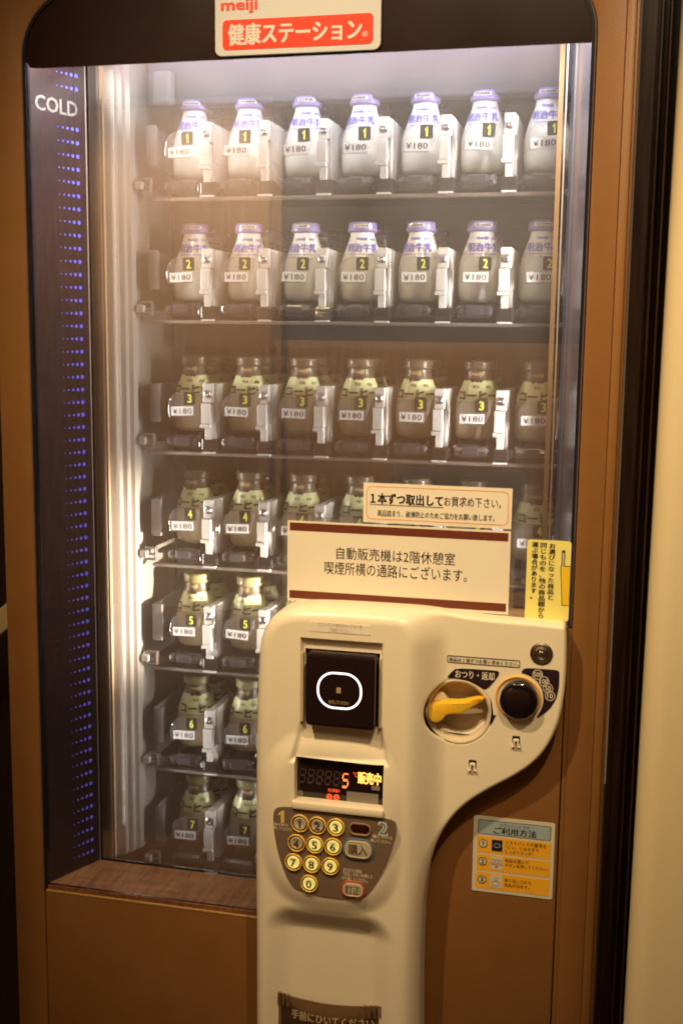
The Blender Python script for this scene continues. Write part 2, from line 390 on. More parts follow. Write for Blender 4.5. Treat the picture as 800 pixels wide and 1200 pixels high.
# splayed side panels
BL = (-.1275, .098)
def splay(name, x0, y0, x1, y1, m):
    L = math.hypot(x1 - x0, y1 - y0)
    return link_mesh(name, mesh([(x0, y0, ZB), (x1, y1, ZB), (x1, y1, 1.76), (x0, y0, 1.76), (x0 - .004, y0, ZB), (x1 - .004, y1 + .004, ZB), (x1 - .004, y1 + .004, 1.76), (x0 - .004, y0, 1.76)],
        [(0, 1, 2, 3), (4, 7, 6, 5), (0, 3, 7, 4), (1, 5, 6, 2), (3, 2, 6, 7), (0, 4, 5, 1)]), m, VM)
sp = splay('side_panel', WL + .004, .008, BL[0], BL[1], SPLAY)
# backlit dots and COLD on the left splay panel
sx0, sy0 = WL + .004, .008; dv = Vector((BL[0] - sx0, BL[1] - sy0, 0)); Ls = dv.length; dv.normalize(); nv = Vector((dv.y, -dv.x, 0))
def on_splay(px, py):
    d = RM @ Vector(((px - 400) / FPX, -(py - 600) / FPX, -1)); p0 = Vector((sx0, sy0, 0))
    t = (p0 - CAM_LOC).dot(nv) / d.dot(nv); q = CAM_LOC + d * t; return (q - p0).dot(dv), q.z
ucol = [on_splay(x, 501)[0] for x in (76.2, 81.6, 87.0, 92.3, 97.7)]
z500 = on_splay(90, 501)[1]; z800 = on_splay(95, 785.5)[1]; step = (z500 - z800) / 20.0
b = bmesh.new(); k = -60
rr = [.0009, .00135, .0018, .00235, .0029]
zc = on_splay(70, 124)[1]
for k in range(-40, 50):
    z = z500 - k * step
    if z < ZB + .012 or z > 1.70 or abs(z - zc) < step * .9: continue
    for u, r in zip(ucol, rr):
        c = Vector((sx0, sy0, z)) + dv * u + nv * .0004
        b.faces.new([b.verts.new(c + r * (math.cos(a) * dv * 1.05 + math.sin(a) * Vector((0, 0, 1)))) for a in [2 * math.pi * i / 12 for i in range(12)]])
me = bpy.data.meshes.new('m'); b.to_mesh(me); b.free()
o = link_mesh('backlit_dots', me, DOTS, sp); o['kind'] = 'stuff'
u0 = on_splay(41, 119)[0]; u1 = on_splay(90.5, 124)[0]; z0 = on_splay(66, 133)[1]; z1 = on_splay(66, 112)[1]
uv, faces, _ = text_mesh('COLD', .025)
link_mesh('lettering', mesh([Vector((sx0, sy0, z0 + (v - .0) * (z1 - z0) * .86)) + dv * (u0 + u * (u1 - u0)) + nv * (.0005 + l * LY) for u, v, l in uv], faces), COLDM, sp)
# thin vertical lines on the splay panel
for u, w, m in ((Ls * .80, .0012, mat('panel_groove', (.02, .01, .012), .3)), (Ls * .985, .0022, mat('pane_edge_line', (.30, .24, .24), .25, metal=.4))):
    a = Vector((sx0, sy0, 0)) + dv * u + nv * .0006; c = a + dv * w
    link_mesh('edge_line', mesh([(a.x, a.y, ZB), (c.x, c.y, ZB), (c.x, c.y, 1.70), (a.x, a.y, 1.70)], [(0, 1, 2, 3)]), m, sp)
XPR = .5335
sr = link_mesh('side_panel', mesh([(WR - .005, .008, ZB), (XPR, .098, ZB), (XPR, .098, 1.76), (WR - .005, .008, 1.76), (WR - .001, .008, ZB), (XPR + .004, .102, ZB), (XPR + .004, .102, 1.76), (WR - .001, .008, 1.76)],
        [(0, 3, 2, 1), (4, 5, 6, 7), (0, 1, 5, 4), (1, 2, 6, 5), (2, 3, 7, 6), (3, 0, 4, 7)]), SPLAYR, VM)
sr['label'] = 'dark mirror-like splayed side panel'
# sill
MB().box(WL + .003, GX, .001, .097, ZB - .02, ZB).build('wood_sill', SILL, VM)
# inner cold pane with its edge strips
MB().box(-.1240, XPR - .001, .1000, .1032, ZB + .002, 1.75).build('cold_pane', PANE, VM)
gs = MB().box(-.1085, -.1050, .1036, .1095, ZB + .004, 1.75).build('gasket', GASK, VM)
MB().box(-.1135, -.1118, .1036, .108, ZB + .004, 1.75).build('magnet_strip', mat('grey_strip', (.30, .25, .25), .35, metal=.3), gs)
b = MB()
for k in range(260): b.box(-.1116, -.1100, .1036, .1064, ZB + .01 + k * .0044, ZB + .0125 + k * .0044)
b.build('ribbed_seal', mat('grey_seal', (.28, .24, .25), .5), gs)
MB().box(.5185, .5245, .0965, .0998, ZB + .4, 1.75).build('gasket', mat('brown_gasket', (.30, .17, .08), .5), VM)
MB().box(.5272, .5290, .0965, .0998, ZB + .4, 1.75).build('edge_strip', STRIP, VM)
# corrugated bright metal liner strip on the left
pf = [(-.1125, .1105), (-.1125, .1205), (-.0965, .124), (-.0965, .134), (-.0900, .136), (-.0900, .148), (-.0840, .150), (-.0820, .166), (-.0820, .30)]
v, f = [], []
for z in (ZB, 1.76):
    for x, y in pf: v.append((x, y, z))
n = len(pf)
for i in range(n - 1): f.append((i, i + 1, n + i + 1, n + i))
link_mesh('liner_strip', mesh(v, f), STRIP, VM)
# liner box
b = MB()
b.box(-.086, -.0825, .301, .76, ZB - .05, 1.76); b.box(.548, .552, .104, .76, ZB - .05, 1.76)
b.box(-.0824, .5478, .755, .76, ZB - .05, 1.76); b.box(-.0824, .5478, .104, .754, 1.745, 1.76); b.box(-.0824, .5478, .104, .754, ZB - .05, ZB - .04)
b.build('liner', LINER, VM)
# top duct plates that catch the lamp
MB().box(-.08, .545, .205, .24, 1.655, 1.744, .003).build('top_duct', mat('duct_plate', (.12, .12, .15), .4, metal=.2, var=.2, scale=7), VM)
MB().box(-.065, -.035, .185, .2045, 1.652, 1.70, .006).build('sensor_box', mat('sensor_grey', (.20, .19, .20), .5), VM)

# ------------------------------------------------------------------ shelves
ZBADGE = [1.600, 1.42567, 1.23306, 1.06199, .90041, .73822, .57660]
PITCH = .0852
def build_guide():
    b = MB()
    b.box(-.0085, .0062, 0, .012, -.006, .022, .0012)
    b.box(-.0100, .0042, -.0025, .012, -.0365, -.0065, .0012)
    b.box(-.0112, .0042, -.0050, .004, -.0425, -.0370, .001)
    b.box(-.0065, .0035, .003, .010, -.060, -.0428, .001)
    # side body with a sloping top towards the back
    bb = bmesh.new()
    pr = [(.0122, .0215), (.030, .0215), (.105, .0215), (.105, -.062), (.018, -.062), (.0125, -.040)]
    L = [bb.verts.new((-.0050, y, z)) for y, z in pr]; Q = [bb.verts.new((.0082, y, z)) for y, z in pr]
    bb.faces.new(L); bb.faces.new(Q[::-1])
    for i in range(len(pr)): j = (i + 1) % len(pr); bb.faces.new((L[i], L[j], Q[j], Q[i]))
    bmesh.ops.recalc_face_normals(bb, faces=bb.faces[:]); bmesh.ops.bevel(bb, geom=bb.edges[:], offset=.001, segments=1, affect='EDGES'); b.add(bb)
    b.box(.0083, .0095, .014, .036, -.034, -.006, .0005)
    b.box(.0079, .0089, .020, .023, .013, .018); b.box(.0079, .0089, .060, .063, .013, .018)
    return b.data()
def build_screw():
    b = MB(); b.lathe([(.0062, 0), (.0062, -.0008), (.0052, -.0012), (.0048, -.0012), (.0046, -.0022), (.003, -.0028), (.0008, -.0028), (.0007, -.0016), (0, -.0016)], (-.0012, 0, .0068), 'Y', 20)
    return b.data()
def build_hood():
    pts = [(.0135, .0075)] + [(-.014 + .020 * math.cos(a), -.0115 + .021 * math.sin(a)) for a in [R(80 + i * 10) for i in range(11)]] + [(-.034, -.020), (-.033, -.0265), (.004, -.0265), (.0075, -.020), (.0115, -.008)]
    return MB().prism(pts, -.0012, -.0002, bev=.0004).tube([(x, -.0007, z) for x, z in pts], .0005, 5, True).data()
me_guide, me_screw, me_hood = build_guide(), build_screw(), build_hood()
me_plabel = MB().box(-.0300, .0042, -.0019, -.0014, -.0245, -.0115).data()
b = MB().prism(rrect(-.0090, .0084, -.0092, .0092, .0020, 4), -.0022, -.0013); me_badge = b.data()
uvp, fp, _ = text_mesh('¥180', .012, spacing=1.05)
me_ptext = mesh([(-.0280 + u * .0300, -.00205 - l * LY, -.0222 + v * .0082) for u, v, l in uvp], fp)
me_num = {}
for r_ in range(1, 8):
    uv, fc, _ = text_mesh(str(r_), .03); w = .0046 if r_ == 1 else .0068
    me_num[r_] = mesh([(-w / 2 + u * w, -.0024 - l * LY, -.0062 + v * .0124) for u, v, l in uv], fc)
for m_, mm in ((me_guide, GUIDE), (me_screw, SCREW), (me_hood, HOOD), (me_plabel, WHITE), (me_badge, BADGE), (me_ptext, INK)): m_.materials.append(mm)
for m_ in me_num.values(): m_.materials.append(BADGETXT)
for p in me_screw.polygons: p.use_smooth = True
def build_roller():
    b = MB()
    b.lathe([(.003, -.026), (.0075, -.0255), (.0088, -.022), (.0088, -.017), (.0078, -.0165), (.0078, -.0145), (.0092, -.014), (.0092, .012), (.0078, .0125), (.0078, .0145), (.0088, .015), (.0088, .020), (.006, .024), (.003, .024)], (0, 0, 0), 'Z', 10)
    for v in b.bm.verts: v.co = Vector((v.co.z, v.co.x * 1.1, v.co.y))
    b.box(-.012, .010, -.0115, -.0085, -.004, .0065, .001)
    b.box(-.026, .024, .004, .012, -.010, -.0085)
    return b.data()
me_roll = build_roller(); me_roll.materials.append(ROLL)
def build_conn():
    b = MB(); b.box(-.012, .012, .002, .020, -.009, .009, .002)
    for i in range(3): b.box(-.010, .010, -.0005, .002, -.0065 + i * .0052, -.0040 + i * .0052, .0006)
    b.box(-.0165, -.0122, .004, .012, -.004, .006, .001); b.box(.0122, .0165, .004, .012, -.004, .006, .001)
    return b.data()
me_conn = build_conn(); me_conn.materials.append(CONN)
me_foot = MB().box(-.0105, .0095, -.002, .004, -.0125, -.0100, .0005).data(); me_foot.materials.append(GUIDE)
def put(name, me, loc, parent, rot=None):
    o = bpy.data.objects.new(name, me); COL.objects.link(o); o.parent = parent; o.location = loc
    if rot: o.rotation_euler = rot
    return o
VML = VM.location
for r_, zb in enumerate(ZBADGE):
    ncol = 7 if r_ < 4 else 4
    xr = .540 if r_ < 4 else .262
    xr = .531
    b = MB(); b.box(-.062, xr, .182, .70, zb - .066, zb - .060); 
    for k in range(ncol):
        xc = -.0135 + PITCH * k
        b.box(xc - .022, xc - .018, .186, .69, zb - .0598, zb - .052); b.box(xc + .018, xc + .022, .186, .69, zb - .0598, zb - .052)
    shelf = b.build('shelf', DARKIN, VM)
    MB().box(-.066, xr, .168, .181, zb - .0845, zb - .0795, .001).build('shelf_rail', RAIL, shelf)
    MB().box(-.062, xr, .260, .263, zb - .118, zb - .0855).build('fascia', FASC, shelf)
    b = MB()
    for k in range(ncol): b.box(-.045 + PITCH * k, .018 + PITCH * k, .2585, .2598, zb - .103, zb - .100)
    b.build('vent_slots', DARKIN, shelf)
    # left end plate and latch
    lw = [b'']; b = MB(); b.box(-.0640, -.0605, .162, .27, zb - .036, zb + .020, .0008); b.box(-.0600, -.0480, .160, .166, zb - .036, zb + .020, .001)
    b.build('end_plate', GUIDE_G, shelf)
    b = MB()
    for a in ((-.074, -.056, -.056, -.053), (-.074, -.056, -.074, -.071), (-.059, -.056, -.0709, -.0561), (-.070, -.060, -.066, -.063)): b.box(a[0], a[1], .158, .166, zb + a[2], zb + a[3], .0006)
    b.build('latch_frame', RAIL, shelf)
    MB().box(-.080, -.068, .153, .166, zb - .0695, zb - .0580, .002).build('latch_block', mat('latch_grey', (.40, .38, .36), .4), shelf)
    for k in range(ncol):
        X = PITCH * k
        g = put('lane_guide', me_guide, Vector((X + .0275, .160, zb)) - VML, VM)
        s = put('screw', me_screw, (0, 0, 0), g, (0, 0, 0))
        put('bottle_stopper', me_roll, Vector((X - .0135, .173, zb - .064)) - VML, VM)
        c = put('lane_connector', me_conn, Vector((X + .0275, .162, zb - .068)) - VML, VM)
        put('foot', me_foot, (0, 0, 0), c)
        jr = random.uniform(-.05, .05); jx = random.uniform(-.0006, .0006)
        h = put('price_holder', me_hood, Vector((X + jx, .159, zb)) - VML, VM, (R(random.uniform(-3, 3)), jr, 0))
        pl = put('price_label', me_plabel, (0, 0, 0), h, (0, random.uniform(-.03, .03), 0))
        put('price_print', me_ptext, (0, 0, 0), h)
        put('number_badge', me_badge, (0, 0, 0), h)
        put('numeral', me_num[r_ + 1], (0, 0, 0), h)

# ------------------------------------------------------------------ bottles
PROF = [(0, .0), (.022, 0), (.028, .0025), (.031, .008), (.0322, .018), (.0322, .042), (.0312, .052), (.0285, .062), (.0250, .072), (.0215, .081), (.0186, .089), (.0172, .095), (.0170, .100)]
def rad(z):
    for (r0, z0), (r1, z1) in zip(PROF[1:], PROF[2:]):
        if z0 <= z <= z1: return r0 + (r1 - r0) * (z - z0) / max(1e-9, z1 - z0)
    return .017
def wrap_text(s, x0, x1, z0, z1, off=.0013, bold=0):
    uv, fc, _ = text_mesh(s, bold); vv = []
    for u, v, l in uv:
        z = z0 + v * (z1 - z0); r = rad(z) + off + l * LY; a = (x0 + u * (x1 - x0)) / r; vv.append((r * math.sin(a), -r * math.cos(a), z))
    return vv, fc
def join(parts):
    V, F = [], []
    for v, f in parts: n = len(V); V += v; F += [tuple(i + n for i in q) for q in f]
    return mesh(V, F)
def smooth(me):
    for p in me.polygons: p.use_smooth = True
    return me
def sub_prof(z0, z1, off):
    zs = sorted([z0, z1] + [z for r, z in PROF if z0 < z < z1]); return [(rad(z) + off, z) for z in zs]
me_body = smooth(MB().lathe(PROF).data()); me_body.materials.append(MILK)
me_film = smooth(MB().lathe(sub_prof(.060, .0985, .0003)).data()); me_film.materials.append(MILKN)
CAPP = [(.0, .1130), (.0150, .1130), (.0185, .1125), (.0203, .1108), (.0206, .1060), (.0212, .1030), (.0214, .1005), (.0200, .0990), (.0176, .0978)]
me_cap = smooth(MB().lathe(CAPP, n=32).data()); me_cap.materials.append(PURPLE)
def patch(a0, a1, z0, z1, r):
    n = 8; V = []; F = []
    for i in range(n + 1):
        a = a0 + (a1 - a0) * i / n; c = .0007 if i in (0, n) else 0
        V += [(r * math.sin(a), -r * math.cos(a), z0 + c), (r * math.sin(a), -r * math.cos(a), z1 - c)]
    for i in range(n): F.append((2 * i, 2 * i + 2, 2 * i + 3, 2 * i + 1))
    return mesh(V, F)
me_patch = patch(-.62, .62, .1045, .1092, .0213); me_patch.materials.append(MILKN)
uv, fc, _ = text_mesh('成分無調整', .02)
me_ptx = mesh([(.0217 * math.sin(-.50 + 1.0 * u), -.0217 * math.cos(-.50 + 1.0 * u) - l * LY, .1052 + v * .0034) for u, v, l in uv], fc); me_ptx.materials.append(INK)
me_mtext = join([wrap_text('meiji', -.0085, .0075, .0855, .0915, bold=.05), wrap_text('明治牛乳', -.0240, .0260, .0700, .0825, bold=.04), wrap_text('種類別牛乳 成分無調整', -.020, .020, .0655, .0680, bold=.01), wrap_text('特選', .012, .021, .0865, .0905, bold=.02)])
me_mtext.materials.append(PTEXT)
me_cbody = smooth(MB().lathe(PROF).data()); me_cbody.materials.append(COFFEE)
me_cneck = smooth(MB().lathe(sub_prof(.0845, .0985, .0005)).data()); me_cneck.materials.append(CCAP)
me_cfilm = smooth(MB().lathe(sub_prof(.0560, .0850, .0004)).data()); me_cfilm.materials.append(CFILM)
CAPC = [(.0, .1125), (.0150, .1125), (.0190, .1120), (.0203, .1100), (.0203, .1065), (.0196, .1050), (.0203, .1035), (.0203, .1000), (.0176, .0978)]
me_ccap = smooth(MB().lathe(CAPC, n=32).data()); me_ccap.materials.append(CCAP)
me_ccap_lit = me_ccap.copy(); me_ccap_lit.materials.clear(); me_ccap_lit.materials.append(CCAP_LIT)
def blobs():
    parts = []
    for cx, cz, r in ((-.006, .0845, .0032), (.001, .0850, .0036), (.006, .0840, .0026)):
        V = []
        for i in range(12):
            a = 2 * math.pi * i / 12; z = cz + r * math.sin(a) * .8; q = rad(z) + .0012; t = (cx + r * math.cos(a)) / q; V.append((q * math.sin(t), -q * math.cos(t), z))
        parts.append((V, [tuple(range(12))]))
    return parts
me_ctext = join([wrap_text('コーヒー', -.0285, .0335, .0575, .0705, .0016, .085), wrap_text('明治', -.0045, .0045, .0740, .0785, .0014, .02), wrap_text('特選', .014, .022, .0735, .0780, .0014, .02)] + blobs())
me_ctext.materials.append(CTEXT)
me_clogo = join([wrap_text('meiji', -.0085, .0085, .0895, .0965, .0014, .04)]); me_clogo.materials.append(GOLDTXT)
ROW = ['top', 'second', 'third', 'fourth', 'fifth', 'sixth', 'bottom']; COLN = ['leftmost', 'second from the left', 'third from the left', 'fourth from the left', 'fifth from the left', 'sixth from the left', 'rightmost']
DEP = ['in front', 'second in its lane', 'third in its lane']
for r_, zb in enumerate(ZBADGE):
    ncol = 7 if r_ < 4 else 3
    for k in range(ncol):
        for d in range(3 if r_ < 3 else 2):
            milk = r_ < 2
            nm = 'milk_bottle' if milk else 'coffee_milk_bottle'
            desc = ('purple-capped milk bottle' if milk else 'coffee milk bottle') + ' on the %s shelf, %s, %s' % (ROW[r_], COLN[k], DEP[d])
            t = thing(nm, desc, 'bottle', (-.0135 + PITCH * k + random.uniform(-.0012, .0012), .220 + d * .0665, zb - .0515), 'milk bottles on the top two shelves' if milk else 'coffee milk bottles on the lower shelves')
            t.rotation_euler = (0, 0, R(random.uniform(-13, 16)))
            if milk: L = (('bottle_body', me_body), ('printed_film', me_film), ('cap', me_cap), ('cap_label', me_patch), ('cap_print', me_ptx), ('lettering', me_mtext))
            else: L = (('bottle_body', me_cbody), ('neck_film', me_cneck), ('label_film', me_cfilm), ('cap', me_ccap if r_ < 4 else me_ccap_lit), ('lettering', me_ctext), ('logo', me_clogo))
            for n_, m_ in L: put(n_, m_, (0, 0, 0), t)

# ------------------------------------------------------------------ brand sign on the header
Ys = -.0040
x0, x1 = at(252, 30, Ys)[0], at(446, 30, Ys)[0]; zb0 = at(350, 62, Ys)[1]
sg = MB().prism(rrect(x0, x1, zb0, zb0 + .0905, .0085), Ys, .0001, bev=.0006).build('brand_sign', mat('sign_white', (.46, .46, .47), .4), VM)
xa, xb = at(261, 35, Ys)[0], at(437, 35, Ys)[0]; za = at(350, 55, Ys)[1]; zc_ = at(350, 19.5, Ys)[1]
MB().prism(rrect(xa, xb, za, zc_, .0055), Ys - .0006, Ys - .0001).build('red_field', RED, sg)
x2, x3, z2, z3 = pbox(267, 24, 424, 50, Ys - .001)
text_at('lettering', '健康ステーション', x2, x3, z2, z3, Ys - .0009, mat('sign_white_print', (.52, .50, .48), .4), sg, .045)
x2, x3, z2, z3 = pbox(424, 36, 431, 43, Ys - .001)
text_at('registered_mark', '®', x2, x3, z2, z3, Ys - .0009, MATS['sign_white_print'], sg)
x2, x3 = at(259, 8, Ys)[0], at(302, 8, Ys)[0]; z2, z3 = at(280, 16, Ys)[1], at(280, -1, Ys)[1]
text_at('logo', 'meiji', x2, x3, z2, z3, Ys - .0006, REDTXT, sg, .035)

# ------------------------------------------------------------------ control panel (height field clipped to its outline)
HW, HH = .028, .060
pts = [(300, 1330, -.05), (300, 1100, -.05), (299, 1000, -.05), (300, 850, -.05), (302.5, 765, -.05), (307, 740, -.05), (318, 722, -.05), (336, 713, -.05), (360, 711.5, -.05), (400, 713, -.05), (450, 716, -.05), (500, 719.5, -.05),
       (560, 725.5, -.03), (620, 730, -.028), (650, 733, -.028), (659, 734, -.028), (662.5, 738, -.028), (663, 760, -.028), (662, 800, -.028), (657, 838, -.028), (647, 866, -.028), (630, 891, -.028), (605, 909, -.028), (575, 924, -.028), (548, 940, -.028), (527, 960, -.028), (513, 982, -.020), (504.5, 1008, -.012), (499.5, 1045, -.005), (498, 1090, 0), (497, 1150, 0), (497, 1330, 0)]
OUT = [at(*q) for q in pts]
def chaikin(P, it=2):
    for _ in range(it):
        Q = []
        for i in range(len(P)):
            a, c = P[i], P[(i + 1) % len(P)]; Q += [(a[0] * .75 + c[0] * .25, a[1] * .75 + c[1] * .25), (a[0] * .25 + c[0] * .75, a[1] * .25 + c[1] * .75)]
        P = Q
    return P
OUT = chaikin(OUT)
zlow = .30
def sdf_poly(P, X, Z):
    P = np.array(P); Q = np.roll(P, -1, 0); d2 = np.full(X.shape, 1e9); px = np.zeros(X.shape); pz = np.zeros(X.shape); ins = np.zeros(X.shape, bool)
    for (ax, az), (bx, bz) in zip(P, Q):
        ex, ez = bx - ax, bz - az; t = np.clip(((X - ax) * ex + (Z - az) * ez) / max(1e-12, ex * ex + ez * ez), 0, 1)
        cx, cz = ax + t * ex, az + t * ez; q = (X - cx) ** 2 + (Z - cz) ** 2; m = q < d2
        d2 = np.where(m, q, d2); px = np.where(m, cx, px); pz = np.where(m, cz, pz)
        c = ((az > Z) != (bz > Z)); xi = ax + (Z - az) * ex / (ez if abs(ez) > 1e-12 else 1e-12); ins ^= c & (X < xi)
    d = np.sqrt(d2); return np.where(ins, d, -d), px, pz
def sm(x, a, b): t = np.clip((x - a) / (b - a), 0, 1); return t * t * (3 - 2 * t)
def sd_rbox(X, Z, x0, x1, z0, z1, r):
    cx, cz, hx, hz = (x0 + x1) / 2, (z0 + z1) / 2, (x1 - x0) / 2 - r, (z1 - z0) / 2 - r
    qx, qz = np.abs(X - cx) - hx, np.abs(Z - cz) - hz
    return -(np.hypot(np.maximum(qx, 0), np.maximum(qz, 0)) + np.minimum(np.maximum(qx, qz), 0) - r)
YH = -HH; YK = -HH - .008
XH = at(481, 900, YH)[0]; ZTOP = at(400, 713, -.05)[1]
# feature boxes
rx0, rx1, rz0, rz1 = pbox(355.5, 764, 443.5, 851, YH)       # reader well
ax0, ax1, az0, az1 = pbox(351.5, 751, 447.5, 851, YH)       # ramp round the reader
dx0, dx1, dz0, dz1 = pbox(345.5, 892, 449.5, 942, YH - .004)  # display
FLARE = [at(351.5, 848, YH), at(447.5, 853, YH), at(455, 897, YH), at(341, 890, YH)]
lx0, lx1 = at(322, 1130, YH)[0], at(447, 1130, YH)[0]; lz1 = at(385, 1080, YH)[1]
KC = at(388, 965, YH); KRX, KRZ = .094, .122
cc = at(536.5, 834, -HW); CR = .0415
xs = np.arange(min(p[0] for p in OUT) - .003, max(p[0] for p in OUT) + .003, .0020)
zs = np.arange(zlow, max(p[1] for p in OUT) + .003, .0020)
def refine(a, edges):
    for e in edges: a = a[np.abs(a - e) > .0009]
    return np.sort(np.concatenate([a, [e - .00025 for e in edges], [e + .00025 for e in edges]]))
xs = refine(xs, [rx0, rx1, dx0, dx1]); zs = refine(zs, [rz0, rz1, dz0, dz1])
X, Z = np.meshgrid(xs, zs, indexing='ij')
D, PX, PZ = sdf_poly(OUT, X, Z)
dc = np.hypot(X - cc[0], Z - cc[1]) - CR
neg = dc < D
D = np.where(neg, dc, D)
with np.errstate(all='ignore'):
    k_ = CR / (dc + CR); PX = np.where(neg, cc[0] + (X - cc[0]) * k_, PX); PZ = np.where(neg, cc[1] + (Z - cc[1]) * k_, PZ)
# holes (reader well, display well): cells removed
def height(X, Z, D, circ):
    hm = sm(sd_rbox(X, Z, -1, XH, -1, ZTOP + .004, .045), -.042, .008)
    base = HW + (HH - HW) * hm
    kb = 1 - np.power(np.abs((X - KC[0]) / KRX), 3) - np.power(np.abs((Z - KC[1]) / KRZ), 3)
    base = base + .008 * sm(kb, -.12, .60) * hm
    low = sm(sd_rbox(X, Z, lx0, lx1, -1, lz1, .025), -.018, .024)
    base = base - .016 * low
    fd, _, _ = sdf_poly(FLARE, X, Z)
    base = base - np.maximum(.007 * sm(sd_rbox(X, Z, ax0, ax1, az0 - .01, az1, .002), 0, .0022), .007 * sm(fd, -.002, .006))
    r = .004 + .013 * hm
    r = np.where(circ, .002, r)
    dd = np.clip(D, 0, None); e = r - np.sqrt(np.maximum(r * r - np.clip(r - dd, 0, None) ** 2, 0))
    return base - e
inside = D > 0
H = height(np.where(inside, X, PX), np.where(inside, Z, PZ), np.where(inside, D, 0), neg)
XX = np.where(inside, X, PX); ZZ = np.where(inside, Z, PZ)
verts, faces, idx = [], [], {}
def vid(i, j):
    if (i, j) not in idx: idx[(i, j)] = len(verts); verts.append((XX[i, j], -H[i, j], max(ZZ[i, j], zlow)))
    return idx[(i, j)]
ni, nj = X.shape
def inb(x, z, b): return b[0] < x < b[1] and b[2] < z < b[3]
for i in range(ni - 1):
    for j in range(nj - 1):
        if not (inside[i, j] or inside[i + 1, j] or inside[i, j + 1] or inside[i + 1, j + 1]): continue
        mx, mz = (xs[i] + xs[i + 1]) / 2, (zs[j] + zs[j + 1]) / 2
        if inb(mx, mz, (rx0, rx1, rz0, rz1)) or inb(mx, mz, (dx0, dx1, dz0, dz1)): continue
        faces.append((vid(i, j), vid(i + 1, j), vid(i + 1, j + 1), vid(i, j + 1)))
# border skirt back to the door / into the wells
ecount = {}
for f in faces:
    for a, b_ in zip(f, f[1:] + f[:1]): ecount[(a, b_)] = 1
skirt = {}
for (a, b_) in list(ecount):
    if (b_, a) in ecount: continue
    va, vb = verts[a], verts[b_]
    if abs(va[0] - vb[0]) + abs(va[2] - vb[2]) < 1e-9: continue
    mx, mz = (va[0] + vb[0]) / 2, (va[2] + vb[2]) / 2
    well = (rx0 - .001 < mx < rx1 + .001 and rz0 - .001 < mz < rz1 + .001); disp = (dx0 - .001 < mx < dx1 + .001 and dz0 - .001 < mz < dz1 + .001)
    if math.hypot(mx - cc[0], mz - cc[1]) < CR + .002: continue
    yb = -.030 if well else (-HH + .012 if disp else -.0008)
    q = []
    for i_, vv in ((a, va), (b_, vb)):
        if (i_, yb) not in skirt: skirt[(i_, yb)] = len(verts); verts.append((vv[0], yb, vv[2]))
        q.append(skirt[(i_, yb)])
    faces.append((b_, a, q[0], q[1]))
me = mesh(verts, faces)
for p in me.polygons: p.use_smooth = True
try: me.set_sharp_from_angle(angle=R(50))
except Exception: pass
CP = link_mesh('control_panel', me, CREAM, VM)
# card reader
MB().box(rx0 - .001, rx1 + .001, -.032, -.030, rz0 - .001, rz1 + .001).build('reader_well', DARKTRIM, CP)
YR = -HH - .011
e0, e1, f0, f1 = pbox(358.5, 768.5, 439, 853, YR)
rd = MB().prism(rrect(e0, e1, f0 , f1, .004), YR, -.034, bev=.0015).build('card_reader', READER, VM, smooth=True)
MB().prism(rrect(e0 + .0035, e1 - .0035, f0 + .0035, f1 - .0035, .003), YR - .0003, YR, bev=0).build('reader_face', mat('reader_face', (.012, .005, .006), .18, coat=.4), rd)
g0, g1, h0, h1 = pbox(371.5, 788, 424, 831, YR)
o_ = rrect(g0, g1, h0, h1, (h1 - h0) * .46, 14); i_ = rrect(g0 + .0024, g1 - .0024, h0 + .0024, h1 - .0024, (h1 - h0) * .46 - .0024, 14)
MB().prism(o_, YR - .0006, YR - .0003, holes=[i_]).build('light_ring', RINGW, rd)
b = MB(); cx_, cz_ = (g0 + g1) / 2 - .001, (h0 + h1) / 2 + .0008
for i in range(3):
    for j in range(4): b.box(cx_ - .0028 + i * .0020, cx_ - .0012 + i * .0020, YR - .0006, YR - .0003, cz_ - .0036 + j * .0018, cz_ - .0022 + j * .0018)
b.build('reader_mark', GOLDTXT, rd)
text_px('lettering', 'かざしてください', 385, 821, 408.5, 825.5, YR - .0006, GOLDTXT, rd, .02)
b = MB(); b.box((e0 + e1) / 2 - .005, (e0 + e1) / 2 + .004, YR - .0005, YR + .001, f1 - .0055, f1 - .0038); b.build('slot', DARKTRIM, rd)
for xx in ((ax0 + .0006, ax0 + .0042), (ax1 - .0042, ax1 - .0006)):
    MB().box(xx[0], xx[1], -HH - .0002, -HH + .010, rz0 + .001, rz1 - .004, .0015).build('reader_cheek', mat('cheek', (.55, .42, .27), .4), CP)
# paper strip above the reader
p0, p1, q0, q1 = pbox(363, 730.5, 434, 742, YH)
ps = MB().box(p0, p1, -HH - .0006, -HH + .0002, q0, q1).build('paper_strip', PAPER, CP)
text_px('strip_lettering', 'リストバンドまたはカードキーを', 373, 731, 424, 735.5, -HH - .0009, mat('faded_ink', (.38, .31, .22), .6), CP)
text_px('strip_lettering', 'ご利用ください。', 385, 736.5, 411, 741.5, -HH - .0009, MATS['faded_ink'], CP)
